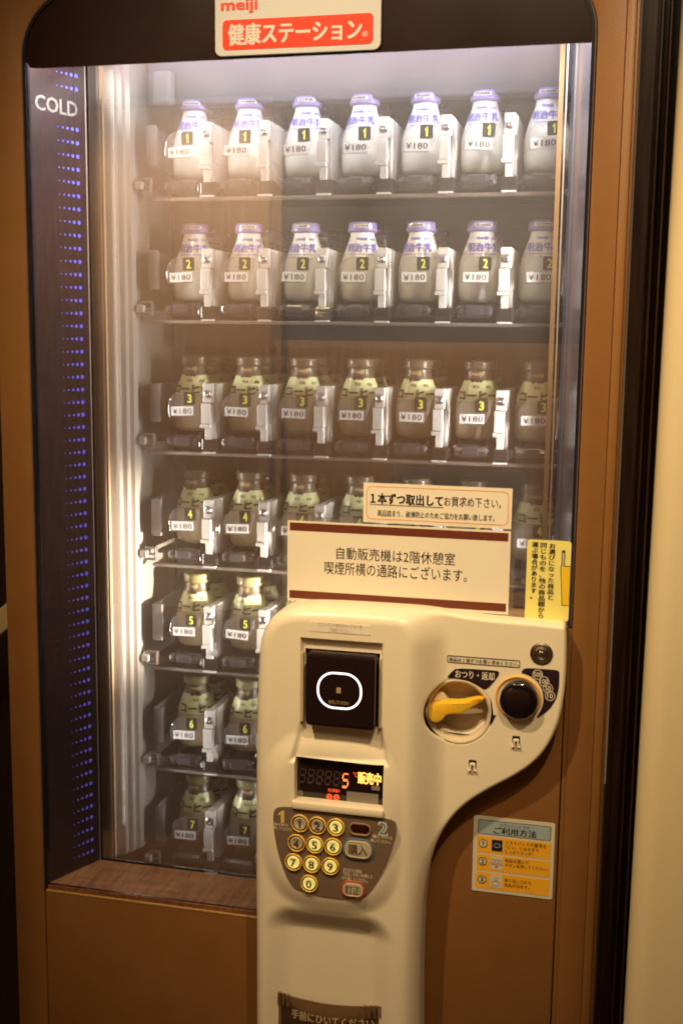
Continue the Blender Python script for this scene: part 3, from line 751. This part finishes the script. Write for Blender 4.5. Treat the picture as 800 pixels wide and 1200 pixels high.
# display
YD = -HH + .006
s0, s1, t0, t1 = dx0 - .0005, dx1 + .0005, dz0 - .0005, dz1 + .0005
dp = MB().box(s0, s1, YD, YD + .004, t0, t1).build('display', SCRN, VM)
def seg7(x0, x1, z0, z1, on, Y, m, name='digit', sl=.12):
    w = (x1 - x0); h = (z1 - z0); t = w * .20; b = MB()
    S_ = {'a': ((0, 1), (1, 1)), 'g': ((0, .5), (1, .5)), 'd': ((0, 0), (1, 0)), 'f': ((0, .5), (0, 1)), 'b': ((1, .5), (1, 1)), 'e': ((0, 0), (0, .5)), 'c': ((1, 0), (1, .5))}
    for s in on:
        (ua, va), (ub, vb) = S_[s]
        def P(u, v): return (x0 + u * w + sl * v * h, z0 + v * h)
        if va == vb: q = [P(.08, va), P(.18, va + .08 * (1 if va < 1 else 0)), P(.82, va + .08 * (1 if va < 1 else 0)), P(.92, va), P(.82, va - .08), P(.18, va - .08)]
        else: q = [P(ua, va + .05), P(ua + .10, va + .12), P(ua + .10, vb - .12), P(ua, vb - .05), P(ua - .10, vb - .12), P(ua - .10, va + .12)]
        b.prism(q, Y - .0006, Y - .0002)
    return b.build(name, m, dp)
x2, x3, z2, z3 = pbox(400.5, 906, 407, 922, YD)
seg7(x2, x3, z2, z3, 'bceg', YD, SEGOFF, 'unlit_digit'); seg7(x2, x3, z2, z3, 'afgcd', YD - .0003, SEG)
for i in range(5):
    xx = x2 - .0115 * (i + 1); seg7(xx, xx + (x3 - x2), z2 + .001, z3 + .001, 'abcdefg', YD, SEGOFF, 'unlit_digit')
text_px('unit_mark', '°C', 413.5, 905, 418.5, 910.5, YD - .0006, SEGR, dp, .01)
text_px('status_lettering', '販売中', 419, 905.5, 446.5, 919.5, YD - .0006, SEGY, dp, .05)
text_px('small_lettering', '売切準備中', 384, 924.5, 398, 928.5, YD - .0006, SEGR, dp, .01)
for cx2, cy2 in ((385.8, 933.5), (394.2, 934.3)):
    c = at(cx2, cy2, YD); MB().prism(ellipse(*c, .0038, .0038, 20), YD - .0005, YD - .0002, holes=[ellipse(*c, .0022, .0022, 14)]).build('lamp_mark', SEGR, dp)
    MB().box(c[0] - .0013, c[0] + .0013, YD - .0005, YD - .0002, c[1] - .0006, c[1] + .0006).build('lamp_mark', SEGR, dp)
c = at(351.5, 929.5, YD); MB().prism(ellipse(*c, .0044, .0044, 20), YD - .0006, YD - .0002).build('sensor_dot', GREYW, dp)
a0_, a1_, b0_, b1_ = pbox(406, 929, 443, 941, YD); MB().box(a0_, a1_, YD - .0006, YD - .0002, b0_, b1_).build('grey_window', GREYW, dp)
a0_, a1_, b0_, b1_ = pbox(435, 921, 445, 926, YD); MB().prism(rrect(a0_, a1_, b0_, b1_, .0018), YD - .0006, YD - .0002).build('grey_lens', GREYW, dp)
# lip under the display
x2 = at(341.5, 945, -HH - .012)[0]; x3 = at(449, 952, -HH - .012)[0]; z3 = dz0 + .0005; 
MB().box(x2, x3, -HH - .0130, -HH + .004, z3 - .0105, z3, .0022).build('display_lip', CREAM, CP, smooth=True)
# keypad plate
kp = [(320, 955), (322, 948), (328, 945), (345, 946), (400, 951), (440, 957.5), (455, 959.5), (462, 963), (464.5, 970), (463, 983), (457, 1003), (449, 1022), (438, 1040), (427, 1051), (418, 1053.5), (400, 1053), (375, 1050), (350, 1043), (341, 1037), (333, 1022), (326, 1000), (321, 975)]
KPW = chaikin([at(x, y, YK) for x, y in kp], 2)
kpl = MB().prism(KPW, YK - .0006, YK + .004).build('keypad_plate', KPLATE, VM)
YB = YK - .0006
me_ring = smooth(MB().lathe([(.0103, -.0002), (.0104, -.0026), (.0111, -.0032), (.0117, -.0026), (.0118, 0)], (0, 0, 0), 'Y', 32).data()); me_ring.materials.append(RINGY)
me_bez = smooth(MB().lathe([(.0103, -.0014), (.0090, -.0006), (.0074, -.0002)], (0, 0, 0), 'Y', 28).data()); me_bez.materials.append(BTNIN)
me_disc = smooth(MB().lathe([(.0084, -.0001), (.0083, -.0022), (.0077, -.0028), (.0070, -.0028), (.0064, -.0023), (0, -.0021)], (0, 0, 0), 'Y', 28).data())
nb = {'1': (351, 966), '2': (371.5, 968.5), '3': (393, 970.5), '4': (347, 989), '5': (368.5, 991), '6': (389.8, 993.3), '7': (343.5, 1011.3), '8': (364.8, 1013.8), '9': (386.6, 1016.3), '0': (361.8, 1036.5)}
# regular grid in the plate plane from measured corners
for d_, (px_, py_) in nb.items():
    c = at(px_ + .6, py_ - 1.6, YB)
    lit = d_ not in '124'
    root_local = Vector((c[0], YB, c[1]))
    dm = me_disc.copy(); dm.materials.append(BTNL if lit else BTN)
    bo = bpy.data.objects.new('number_button', dm); COL.objects.link(bo); bo.parent = VM; bo.location = root_local - VML
    bo['label'] = ('lit yellow' if lit else 'unlit grey') + ' round keypad button marked ' + d_
    put('button_ring', me_ring, (0, 0, 0), bo); put('button_bezel', me_bez, (0, 0, 0), bo)
    uv, fc, _ = text_mesh(d_, .022); w = .0040 if d_ == '1' else .0075
    tm = mesh([(-w / 2 + u * w, -.0034 - l * LY, -.0052 + v * .0104) for u, v, l in uv], fc); tm.materials.append(mat('numeral_brown', (.12, .055, .02), .4)); put('numeral', tm, (0, 0, 0), bo)
def stadium(name, px0, py0, px1, py1, ring, face, txt=None, hole=False):
    a0, a1, b0, b1 = pbox(px0, py0, px1, py1, YB); r = (b1 - b0) / 2 * .92
    base = MB().prism(rrect(a0 + .0014, a1 - .0014, b0 + .0014, b1 - .0014, r - .0014, 8), YB - (.0030 if not hole else .0004), YB, bev=.0008).build(name, face, VM, smooth=True)
    MB().tube([(x, YB - .0012, z) for x, z in rrect(a0, a1, b0, b1, r, 8)], .0013, 8, True).build('button_ring', ring, base, smooth=True)
    if txt:
        w, h = (a1 - a0), (b1 - b0)
        MB().tube([(x, YB - .0032, z) for x, z in rrect(a0 + .0026, a1 - .0026, b0 + .0026, b1 - .0026, r - .0026, 8)], .0006, 6, True).build('button_rim', mat('pale_rim', (.70, .58, .34), .2, coat=.8), base, smooth=True)
        text_at('lettering', txt, a0 + w * .17, a1 - w * .17, b0 + h * .22, b1 - h * .22, YB - .0033, mat('numeral_brown', (.12, .055, .02), .4), base, .02)
    return base
stadium('buy_button', 402.5, 983.5, 437, 1006, RINGB, BTN, '購入')
stadium('correct_button', 400.5, 1033, 427, 1051, RINGR, BTN, '訂正')
stadium('indicator_window', 410, 965, 434, 978, mat('dull_gold', (.30, .19, .09), .3), mat('dark_red_lens', (.035, .004, .008), .1, coat=1), None, True)
WT = mat('cream_print', (.80, .68, .50), .5)
text_px('step_numeral', '1', 326, 950, 334, 964, YB - .0002, mat('cream_outline', (.75, .68, .50), .5), kpl, .05)
text_px('step_numeral', '1', 326.5, 951, 333, 963, YB - .0004, RINGY, kpl, .0)
text_px('step_numeral', '2', 442.5, 963, 454.5, 979.5, YB - .0002, MATS['cream_outline'], kpl, .07)
text_px('step_numeral', '2', 444, 964.5, 453, 978, YB - .0004, mat('blue_print', (.10, .24, .40), .5), kpl, .01)
text_px('step_lettering', '商品の番号を', 320.5, 964.5, 338, 968, YB - .0002, WT, kpl, .03)
text_px('step_lettering', '押してください。', 320.5, 969, 343, 973, YB - .0002, WT, kpl, .03)
text_px('step_lettering', '「購入」ボタンを', 436, 979, 459.5, 983, YB - .0002, WT, kpl, .03)
text_px('step_lettering', '押してください。', 434, 984, 458, 988, YB - .0002, WT, kpl, .03)
text_px('step_lettering', 'まちがえた時は', 402, 1018, 424, 1022.5, YB - .0002, WT, kpl, .03)
text_px('step_lettering', '「訂正」ボタンを押して', 402, 1023.5, 436.5, 1028, YB - .0002, WT, kpl, .03)
text_px('step_lettering', 'やり直してください。', 400.5, 1028.5, 431, 1033, YB - .0002, WT, kpl, .03)
b = MB()
for px_, py_ in ((440, 996), (452, 998), (382, 1037), (390, 1038)):
    for i in range(3):
        for j in range(2):
            if (i + j + px_) % 3 == 0: continue
            c = at(px_ + j * 2.2, py_ + i * 2.2, YB); b.lathe([(.0007, 0), (.0005, -.0005), (0, -.0006)], (c[0], YB, c[1]), 'Y', 8)
b.build('braille_dots', KPLATE, kpl)
# lower recess: smoked bottle-door flap
zf = at(330, 1163, -.052)[1]; fx0 = at(312, 1175, -.05)[0]; fx1 = at(458, 1185, -.05)[0]
v, f = [], []; N = 20
for i in range(N + 1):
    u = i / N; x = fx0 + u * (fx1 - fx0); bow = .016 * (1 - (2 * u - 1) ** 2); 
    top = zf - .0025 * math.sin(math.pi * u)
    for z, dy in ((zlow - .05, 0), (top, 0), (top, .003), (zlow - .05, .003)): v.append((x, -.046 - bow + dy, z))
for i in range(N):
    a = i * 4
    for k in range(4): f.append((a + k, a + (k + 1) % 4, a + 4 + (k + 1) % 4, a + 4 + k))
fl = link_mesh('delivery_flap', mesh(v, f), SMOKE, VM)
MB().tube([(v[i * 4 + 1][0], v[i * 4 + 1][1] + .0015, v[i * 4 + 1][2]) for i in range(N + 1)], .0013, 6).build('flap_edge', mat('flap_rim', (.16, .09, .05), .15, coat=.8), fl, smooth=True)
b = MB()
for u in (.07, .11, .15, .19, .80, .84, .88, .92):
    x = fx0 + u * (fx1 - fx0); y = -.046 - .016 * (1 - (2 * u - 1) ** 2); b.box(x - .0014, x + .0014, y - .003, y + .002, zf - .016, zf + .001, .0005)
b.build('flap_ribs', mat('flap_rim', (.16, .09, .05), .15), fl)
MB().box(fx0 + .001, fx1 - .001, -.040, -.034, zlow - .05, zf - .015).build('flap_shade_sheet', mat('flap_dark', (.018, .008, .006), .4), fl)  # dark sheet stands in for the shade behind the flap
uv, fc, _ = text_mesh('手前にひいてください', .03)
xa, xb = at(341, 1190, -.06)[0], at(437, 1195, -.06)[0]; za, zb_ = at(390, 1201, -.06)[1], at(390, 1190, -.06)[1]
vv = []
for u, w, l in uv:
    x = xa + u * (xb - xa); q = (x - fx0) / (fx1 - fx0); vv.append((x, -.0468 - l * LY - .016 * (1 - (2 * q - 1) ** 2), za + w * (zb_ - za)))
link_mesh('lettering', mesh(vv, fc), mat('flap_print', (.60, .44, .26), .5), fl)

# coin section ----------------------------------------------------
YW = -HW - .0006
CXc, CZc = cc
dish = MB().lathe([(CR + .0016, -HW + .0008), (CR, -HW - .0008), (CR - .0018, -HW - .0004), (CR - .0045, -HW + .004), (CR - .0070, -HW + .018), (CR - .0075, -.004), (0, -.004)], (CXc, 0, CZc), 'Y', 64).build('lever_dish', mat('tan_dish', (.64, .53, .38), .42), VM, smooth=True)
# two scooped shoulders in the dish
MB().prism(chaikin([(CXc - .037, CZc + .004), (CXc - .030, CZc + .022), (CXc - .022, CZc + .024), (CXc - .012, CZc + .006), (CXc - .02, CZc + .003)], 2), -.020, -.0041, bev=.002).build('dish_shoulder', CREAM, dish, smooth=True)
MB().prism(chaikin([(CXc - .028, CZc - .022), (CXc, CZc - .033), (CXc + .018, CZc - .027), (CXc + .026, CZc - .016), (CXc + .0335, CZc - .013), (CXc + .031, CZc - .024), (CXc + .012, CZc - .0375), (CXc - .01, CZc - .0385), (CXc - .026, CZc - .028)], 2), -.022, -.0041, bev=.002).build('dish_shoulder', CREAM, dish, smooth=True)
LV = [(501, 834), (502, 828), (507, 824), (518, 822.5), (540, 823.5), (556, 819.5), (566, 818.3), (566.5, 820.5), (552, 829), (540, 836.5), (529, 836.5), (522, 838), (518, 844), (511, 847), (504.5, 845), (501, 840)]
MB().prism(chaikin([at(x, y, -.034) for x, y in LV], 2), -.036, -.018, bev=.0022).build('return_lever', LEVER, VM, smooth=True)
lvr = [o for o in VM.children if o.name.startswith('return_lever')][0]
b = MB()
for i in range(6):
    c = at(552.5 + i * 2.4, 821.2 - i * .55, -.036); b.box(c[0] - .0005, c[0] + .0005, -.0372, -.034, c[1] - .0005, c[1] + .0016, .0003)
for px_, py_ in ((512, 829), (512, 833), (515, 831), (517, 833), (524, 829), (529, 829), (533, 829), (533, 833), (528, 833), (524.5, 832)):
    c = at(px_, py_, -.036); b.lathe([(.0008, 0), (.0006, -.0005), (0, -.0007)], (c[0], -.0360, c[1]), 'Y', 8)
b.build('grip_ridges', LEVER, lvr, smooth=True)
def print_shape(name, P, m, parent, Y=YW, t=.0006, holes=()):
    return MB().prism(P, Y, Y + t, holes=holes).build(name, m, parent)
C2 = at(608, 819, -HW)
kr = at(631.5, 819, YW)[0] - C2[0]
def px_poly(L, Y=YW): return [at(x, y, Y) for x, y in L]
CRM = mat('cream_print_line', (.80, .70, .52), .5)
shp = [(523, 794.5), (528, 788), (534.5, 783), (560, 784.5), (582, 786), (585, 788), (583, 793), (576, 802), (568, 809), (562, 805), (552, 799.5), (540, 796), (530, 795)]
o1 = print_shape('return_mark', chaikin(px_poly(shp), 1), PLUM, CP)
text_px('mark_lettering', 'おつり・返却', 533, 786.5, 579, 796, YW - .0003, CRM, CP, .02)
arc = [(574, 818), (576, 824), (577, 832), (577.5, 838), (581, 838), (577, 846), (573.5, 851), (573.8, 843), (575.3, 837), (575, 828)]
print_shape('arrow_mark', px_poly(arc), PLUM, CP)
shp2 = [(609.5, 788.5), (613, 784), (618, 782.8), (650, 785), (654.5, 786.5), (655, 790), (654.5, 806), (651, 820), (643, 832), (630, 841.5), (628, 840.5), (633, 834), (636, 824), (636, 812), (631, 801), (624, 794), (616, 790)]
print_shape('coin_mark', chaikin(px_poly(shp2), 1), PLUM, CP)
for s_, px_, py_, r0 in (('500', 629.5, 790.5, .0063), ('100', 637, 798.5, .0063), ('50', 641.5, 806.5, .0063), ('10', 644, 815.5, .0063)):
    c = at(px_, py_, YW)
    MB().prism(ellipse(*c, r0, r0, 24), YW - .0004, YW - .0001, holes=[ellipse(*c, r0 - .0007, r0 - .0007, 24)]).build('coin_ring', CRM, CP)
    w = .0098 if len(s_) == 3 else .0072
    text_at('coin_lettering', s_, c[0] - w / 2, c[0] + w / 2, c[1] - .0031, c[1] + .0031, YW - .0003, CRM, CP, .02)
a0, a1, b0, b1 = pbox(523.5, 771, 609, 779.5, YW)
MB().prism(rrect(a0, a1, b0, b1, .0018), YW, YW + .0006, holes=[rrect(a0 + .0008, a1 - .0008, b0 + .0008, b1 - .0008, .0012)]).build('note_outline', PLUM, CP)
text_at('note_lettering', '商品は１個ずつお買い求めください。', a0 + .0025, a1 - .0015, b0 + .0020, b1 - .0022, YW - .0001, PLUM, CP, .02)
# coin knob
kb = MB().lathe([(.0243, -HW), (.0243, -HW - .007), (.0236, -HW - .0105), (.0216, -HW - .0125), (.012, -HW - .0135), (0, -HW - .0138)], (C2[0], 0, C2[1]), 'Y', 48).build('coin_slot_knob', KNOB, VM, smooth=True)
MB().lathe([(.0262, -HW - .0002), (.0266, -HW - .0022), (.0280, -HW - .0024), (.0288, -HW - .0010), (.0289, -HW)], (C2[0] - .0014, 0, C2[1] + .0012), 'Y', 48).build('amber_ring', AMBER, kb, smooth=True)
# lock
c = at(634, 766, -HW)
lk = MB().lathe([(.0142, -HW), (.0140, -HW - .0012), (.0118, -HW - .0022), (.0112, -HW - .0012), (.0100, -HW - .0010), (.0096, -HW - .0030), (.0070, -HW - .0040), (.0062, -HW - .0032), (.0052, -HW - .0010), (.0045, -HW - .0030), (.0030, -HW - .0042), (0, -HW - .0042)], (c[0], 0, c[1]), 'Y', 40).build('lock', STEEL, VM, smooth=True)
MB().lathe([(.0094, -HW - .0018), (.0072, -HW - .0030)], (c[0], 0, c[1]), 'Y', 32).build('lock_gap', DARKTRIM, lk)
MB().box(c[0] - .0006, c[0] + .0006, -HW - .0050, -HW - .0040, c[1] + .0012, c[1] + .0045).build('key_slot', DARKTRIM, lk)
# two small hooks in keyholes
for px_, py_ in ((604.5, 868), (553.5, 896)):
    c = at(px_, py_, -HW)
    hk = MB().prism(rrect(c[0] - .0050, c[0] + .0046, c[1] - .0035, c[1] + .0062, .0012), -HW - .0006, -HW + .0002).build('hook_slot', DARKTRIM, VM)
    b = MB(); b.box(c[0] - .0038, c[0] - .0014, -HW - .004, -HW, c[1] - .0068, c[1] + .002, .0006); b.box(c[0] + .0012, c[0] + .0036, -HW - .004, -HW, c[1] - .0068, c[1] + .002, .0006)
    b.box(c[0] - .0030, c[0] + .0030, -HW - .0042, -HW - .0008, c[1] - .0002, c[1] + .0030, .0006); b.box(c[0] - .0055, c[0] - .0014, -HW - .0040, -HW - .001, c[1] - .0080, c[1] - .0060, .0006); b.box(c[0] + .0012, c[0] + .0052, -HW - .0040, -HW - .001, c[1] - .0080, c[1] - .0060, .0006)
    b.build('hook', CREAM, hk)

# ================================================================== NOTICES AND STICKERS
def notice_root(name, label, cat, x, z): return thing(name, label, cat, (x, 0, z))
# large laminated notice
YN = -.0006
n0, n1, m0, m1 = pbox(337, 616, 597, 709, YN)
T = notice_root('laminated_notice', 'wide laminated paper notice with brown bands taped to the glass above the control panel', 'notice', (n0 + n1) / 2, m0)
MB().prism(rrect(n0 - .0065, n1 + .0060, m0 - .010, m1 + .006, .005), YN - .0002, YN + .0004).build('laminate', LAM, T)
MB().box(n0, n1, YN - .0010, YN - .0004, m0 - .003, m1).build('paper_sheet', PAPER, T)
for q0, q1 in (((m1 - .0130), (m1 - .0025)), ((m0 + .0005), (m0 + .0110))):
    o = MB().box(n0 + .003, n1 - .003, YN - .0013, YN - .0010, q0, q1).build('brown_band', BRBAND, T)
text_px('lettering', '自動販売機は2階休憩室', 394, 644.5, 533, 659, YN - .0014, INK, T, 0)
text_px('lettering', '喫煙所横の通路にございます。', 380, 662, 547, 677.5, YN - .0014, INK, T, 0)
# small notice
YN2 = -.0028
n0, n1, m0, m1 = pbox(425.5, 569, 599.5, 616, YN2)
T = notice_root('paper_notice', 'small cream paper notice with thin orange rounded border on the glass', 'notice', (n0 + n1) / 2, m0)
MB().box(n0, n1, YN2, YN2 + .0006, m0, m1).build('paper_sheet', PAPER, T)
MB().prism(rrect(n0 + .004, n1 - .004, m0 + .0045, m1 - .004, .007), YN2 - .0003, YN2, holes=[rrect(n0 + .0049, n1 - .0049, m0 + .0054, m1 - .0049, .0062)]).build('border_line', ORLINE, T)
text_px('lettering', '１本ずつ取出して', 433.5, 579, 519, 592, YN2 - .0004, INK, T, .045)
text_px('lettering', 'お買求め下さい。', 520, 583, 587, 594.5, YN2 - .0004, INK, T, .01)
text_px('small_lettering', '商品詰まり、破損防止のためご協力をお願い致します。', 442, 600.5, 579, 608, YN2 - .0004, INK, T, .015)
a0, a1, b0, b1 = pbox(433, 592.5, 519, 593.2, YN2); MB().box(a0, a1, YN2 - .0004, YN2, b0, b0 + .0007).build('underline', INK, T)
# yellow sticker
n0, n1, m0, m1 = pbox(616, 633, 666.5, 727, YN)
n1 = at(667.5, 680, YN)[0]
T = notice_root('yellow_sticker', 'yellow sticker with vertical writing beside a drawn tumbler, at the right edge of the glass', 'sticker', (n0 + n1) / 2, m0)
MB().prism(rrect(n0, n1, m0, m1, .004), YN - .0016, YN - .0006).build('sticker_sheet', YEL, T)
YY = YN - .0019
for s_, xa, ya, xb, yb in (('お選びになった商品と', 641.5, 637, 649.5, 703), ('同じものを、他の商品棚から', 630.5, 636, 639, 724.5), ('運ぶ場合があります。', 621.5, 635, 629.5, 702)):
    text_px('lettering', '\n'.join(s_), xa, ya, xb, yb, YY, INK, T, .03, align='CENTER')
# plain tumbler with a straw
a0, a1, b0, b1 = pbox(656, 664, 666.5, 709, YY)
cup = [(a0, b1), (n1 - .0006, b1), (n1 - .0006, b0), (a0 + .0035, b0)]
MB().prism([(a0 - .001, b1 + .001), (n1 - .0004, b1 + .001), (n1 - .0004, b0 - .001), (a0 + .0026, b0 - .001)], YY, YY + .0002).build('tumbler_outline', INK, T)
MB().prism(cup, YY - .0003, YY - .0001).build('tumbler_print', mat('tumbler_yellow', (.85, .55, .02), .5), T)
s0_ = at(658, 645, YY); s1_ = at(658, 664, YY)
MB().box(s0_[0], s0_[0] + .0042, YY, YY + .0002, s1_[1], s0_[1]).build('straw_outline', INK, T)
MB().box(s0_[0] + .0012, s0_[0] + .0030, YY - .0003, YY - .0001, s1_[1], s0_[1] - .003).build('straw_print', STK, T)
# instruction sticker
YI = -.0014
n0, n1, m0, m1 = pbox(553.5, 960, 648.5, 1049, YI)
T = notice_root('instruction_sticker', 'orange and grey instruction sticker with three steps on the brown lower door', 'sticker', (n0 + n1) / 2, m0)
MB().prism(rrect(n0, n1, m0, m1, .0025), YI, YI + .0008).build('sticker_sheet', STK, T)
w = n1 - n0; h = m1 - m0
MB().prism(rrect(n0 + w * .055, n1 - w * .045, m1 - h * .235, m1 - h * .045, .0022), YI - .0002, YI - .00005).build('title_border', INK, T)
MB().prism(rrect(n0 + w * .063, n1 - w * .053, m1 - h * .227, m1 - h * .053, .0018), YI - .0005, YI - .0003).build('title_field', BLUEGR, T)
text_at('title_small_lettering', 'リストバンドでの', n0 + w * .33, n0 + w * .69, m1 - h * .115, m1 - h * .070, YI - .0007, INK, T)
text_at('title_lettering', 'ご利用方法', n0 + w * .25, n0 + w * .78, m1 - h * .215, m1 - h * .122, YI - .0007, INK, T, .03)
tx = [['リストバンドの番号を', '「ピッ」となるまで', 'しっかりタッチ！'], ['商品を選んで', 'ボタンを押してください。'], ['取り出し口から', '商品が出ます。']]
tw = [[.50, .41, .34], [.29, .53], [.33, .31]]
for i, (zt, zb_) in enumerate(((.262, .475), (.500, .715), (.740, .955))):
    za, zc2 = m1 - h * zb_, m1 - h * zt
    MB().box(n0 + w * .05, n1 - w * .04, YI - .0003, YI - .0001, za, zc2).build('step_band', ORANGE, T)
    c = (n0 + w * .125, zc2 - h * .093)
    MB().prism(ellipse(*c, .0054, .0054, 24), YI - .0006, YI - .0004).build('step_disc', STK, T)
    MB().prism(ellipse(*c, .0056, .0056, 24), YI - .0009, YI - .0007, holes=[ellipse(*c, .0048, .0048, 24)]).build('step_ring', INK, T)
    ww = .0022 if i == 0 else .0040
    text_at('step_numeral', str(i + 1), c[0] - ww / 2, c[0] + ww / 2, c[1] - .0032, c[1] + .0032, YI - .0009, INK, T, .03)
    pc = (n0 + w * .225, n0 + w * .375, zc2 - h * .185, zc2 - h * .02)
    MB().box(pc[0], pc[1], YI - .0006, YI - .0004, pc[2], pc[3]).build('step_picture', STK if i else mat('orange_pale', (.75, .42, .2), .5), T)
    pcx, pcz = (pc[0] + pc[1]) / 2, (pc[2] + pc[3]) / 2
    if i == 0:
        MB().box(pc[0] + .001, pc[1] - .001, YI - .0009, YI - .0007, pc[2] + .001, pc[3] - .001).build('picture_reader', PLUM, T)
        MB().prism(ellipse(pcx, pcz, .0042, .0032, 20), YI - .0012, YI - .0010, holes=[ellipse(pcx, pcz, .0035, .0025, 20)]).build('picture_ring', BLUEGR, T)
    elif i == 1:
        b = MB()
        for q in (-.0048, 0, .0048): b.prism(rrect(pcx + q - .0020, pcx + q + .0020, pcz - .0002, pcz + .0055, .0012), YI - .0009, YI - .0007, holes=[rrect(pcx + q - .0015, pcx + q + .0015, pcz + .0003, pcz + .0050, .0008)])
        b.box(pc[0], pc[1], YI - .0009, YI - .0007, pcz - .0022, pcz - .0014); b.build('picture_bottles', mat('brown_print', (.25, .13, .06), .5), T)
        MB().prism(ellipse(pcx, pcz - .0048, .0022, .0012, 16), YI - .0009, YI - .0007).build('picture_button', RED, T)
    else:
        b = MB(); b.prism(rrect(pcx - .0055, pcx + .0045, pcz - .006, pcz + .0005, .0016), YI - .0009, YI - .0007, holes=[rrect(pcx - .0050, pcx + .0040, pcz - .0055, pcz, .0012)])
        b.prism(ellipse(pcx, pcz + .0035, .0022, .0022, 16), YI - .0009, YI - .0007, holes=[ellipse(pcx, pcz + .0035, .0017, .0017, 16)]); b.build('picture_outlet', mat('brown_print', (.25, .13, .06), .5), T)
    L = tx[i]; lh = h * .058
    for j, s_ in enumerate(L):
        zt_ = zc2 - h * (.018 + .062 * j) - (h * .028 if i == 2 else h * .004)
        text_at('step_lettering', s_, n0 + w * .405, n0 + w * (.405 + tw[i][j]), zt_ - lh * .86, zt_, YI - .0006, mat('dark_brown_ink', (.14, .05, .02), .5), T, .015)
    if i == 1: text_at('step_small_lettering', '※ボタンは番号のランプが点灯してから押してください', n0 + w * .405, n0 + w * .945, za + h * .006, za + h * .024, YI - .0006, STK, T)
print('objects', len(S.objects), 'mesh verts', sum(len(m.vertices) for m in bpy.data.meshes))
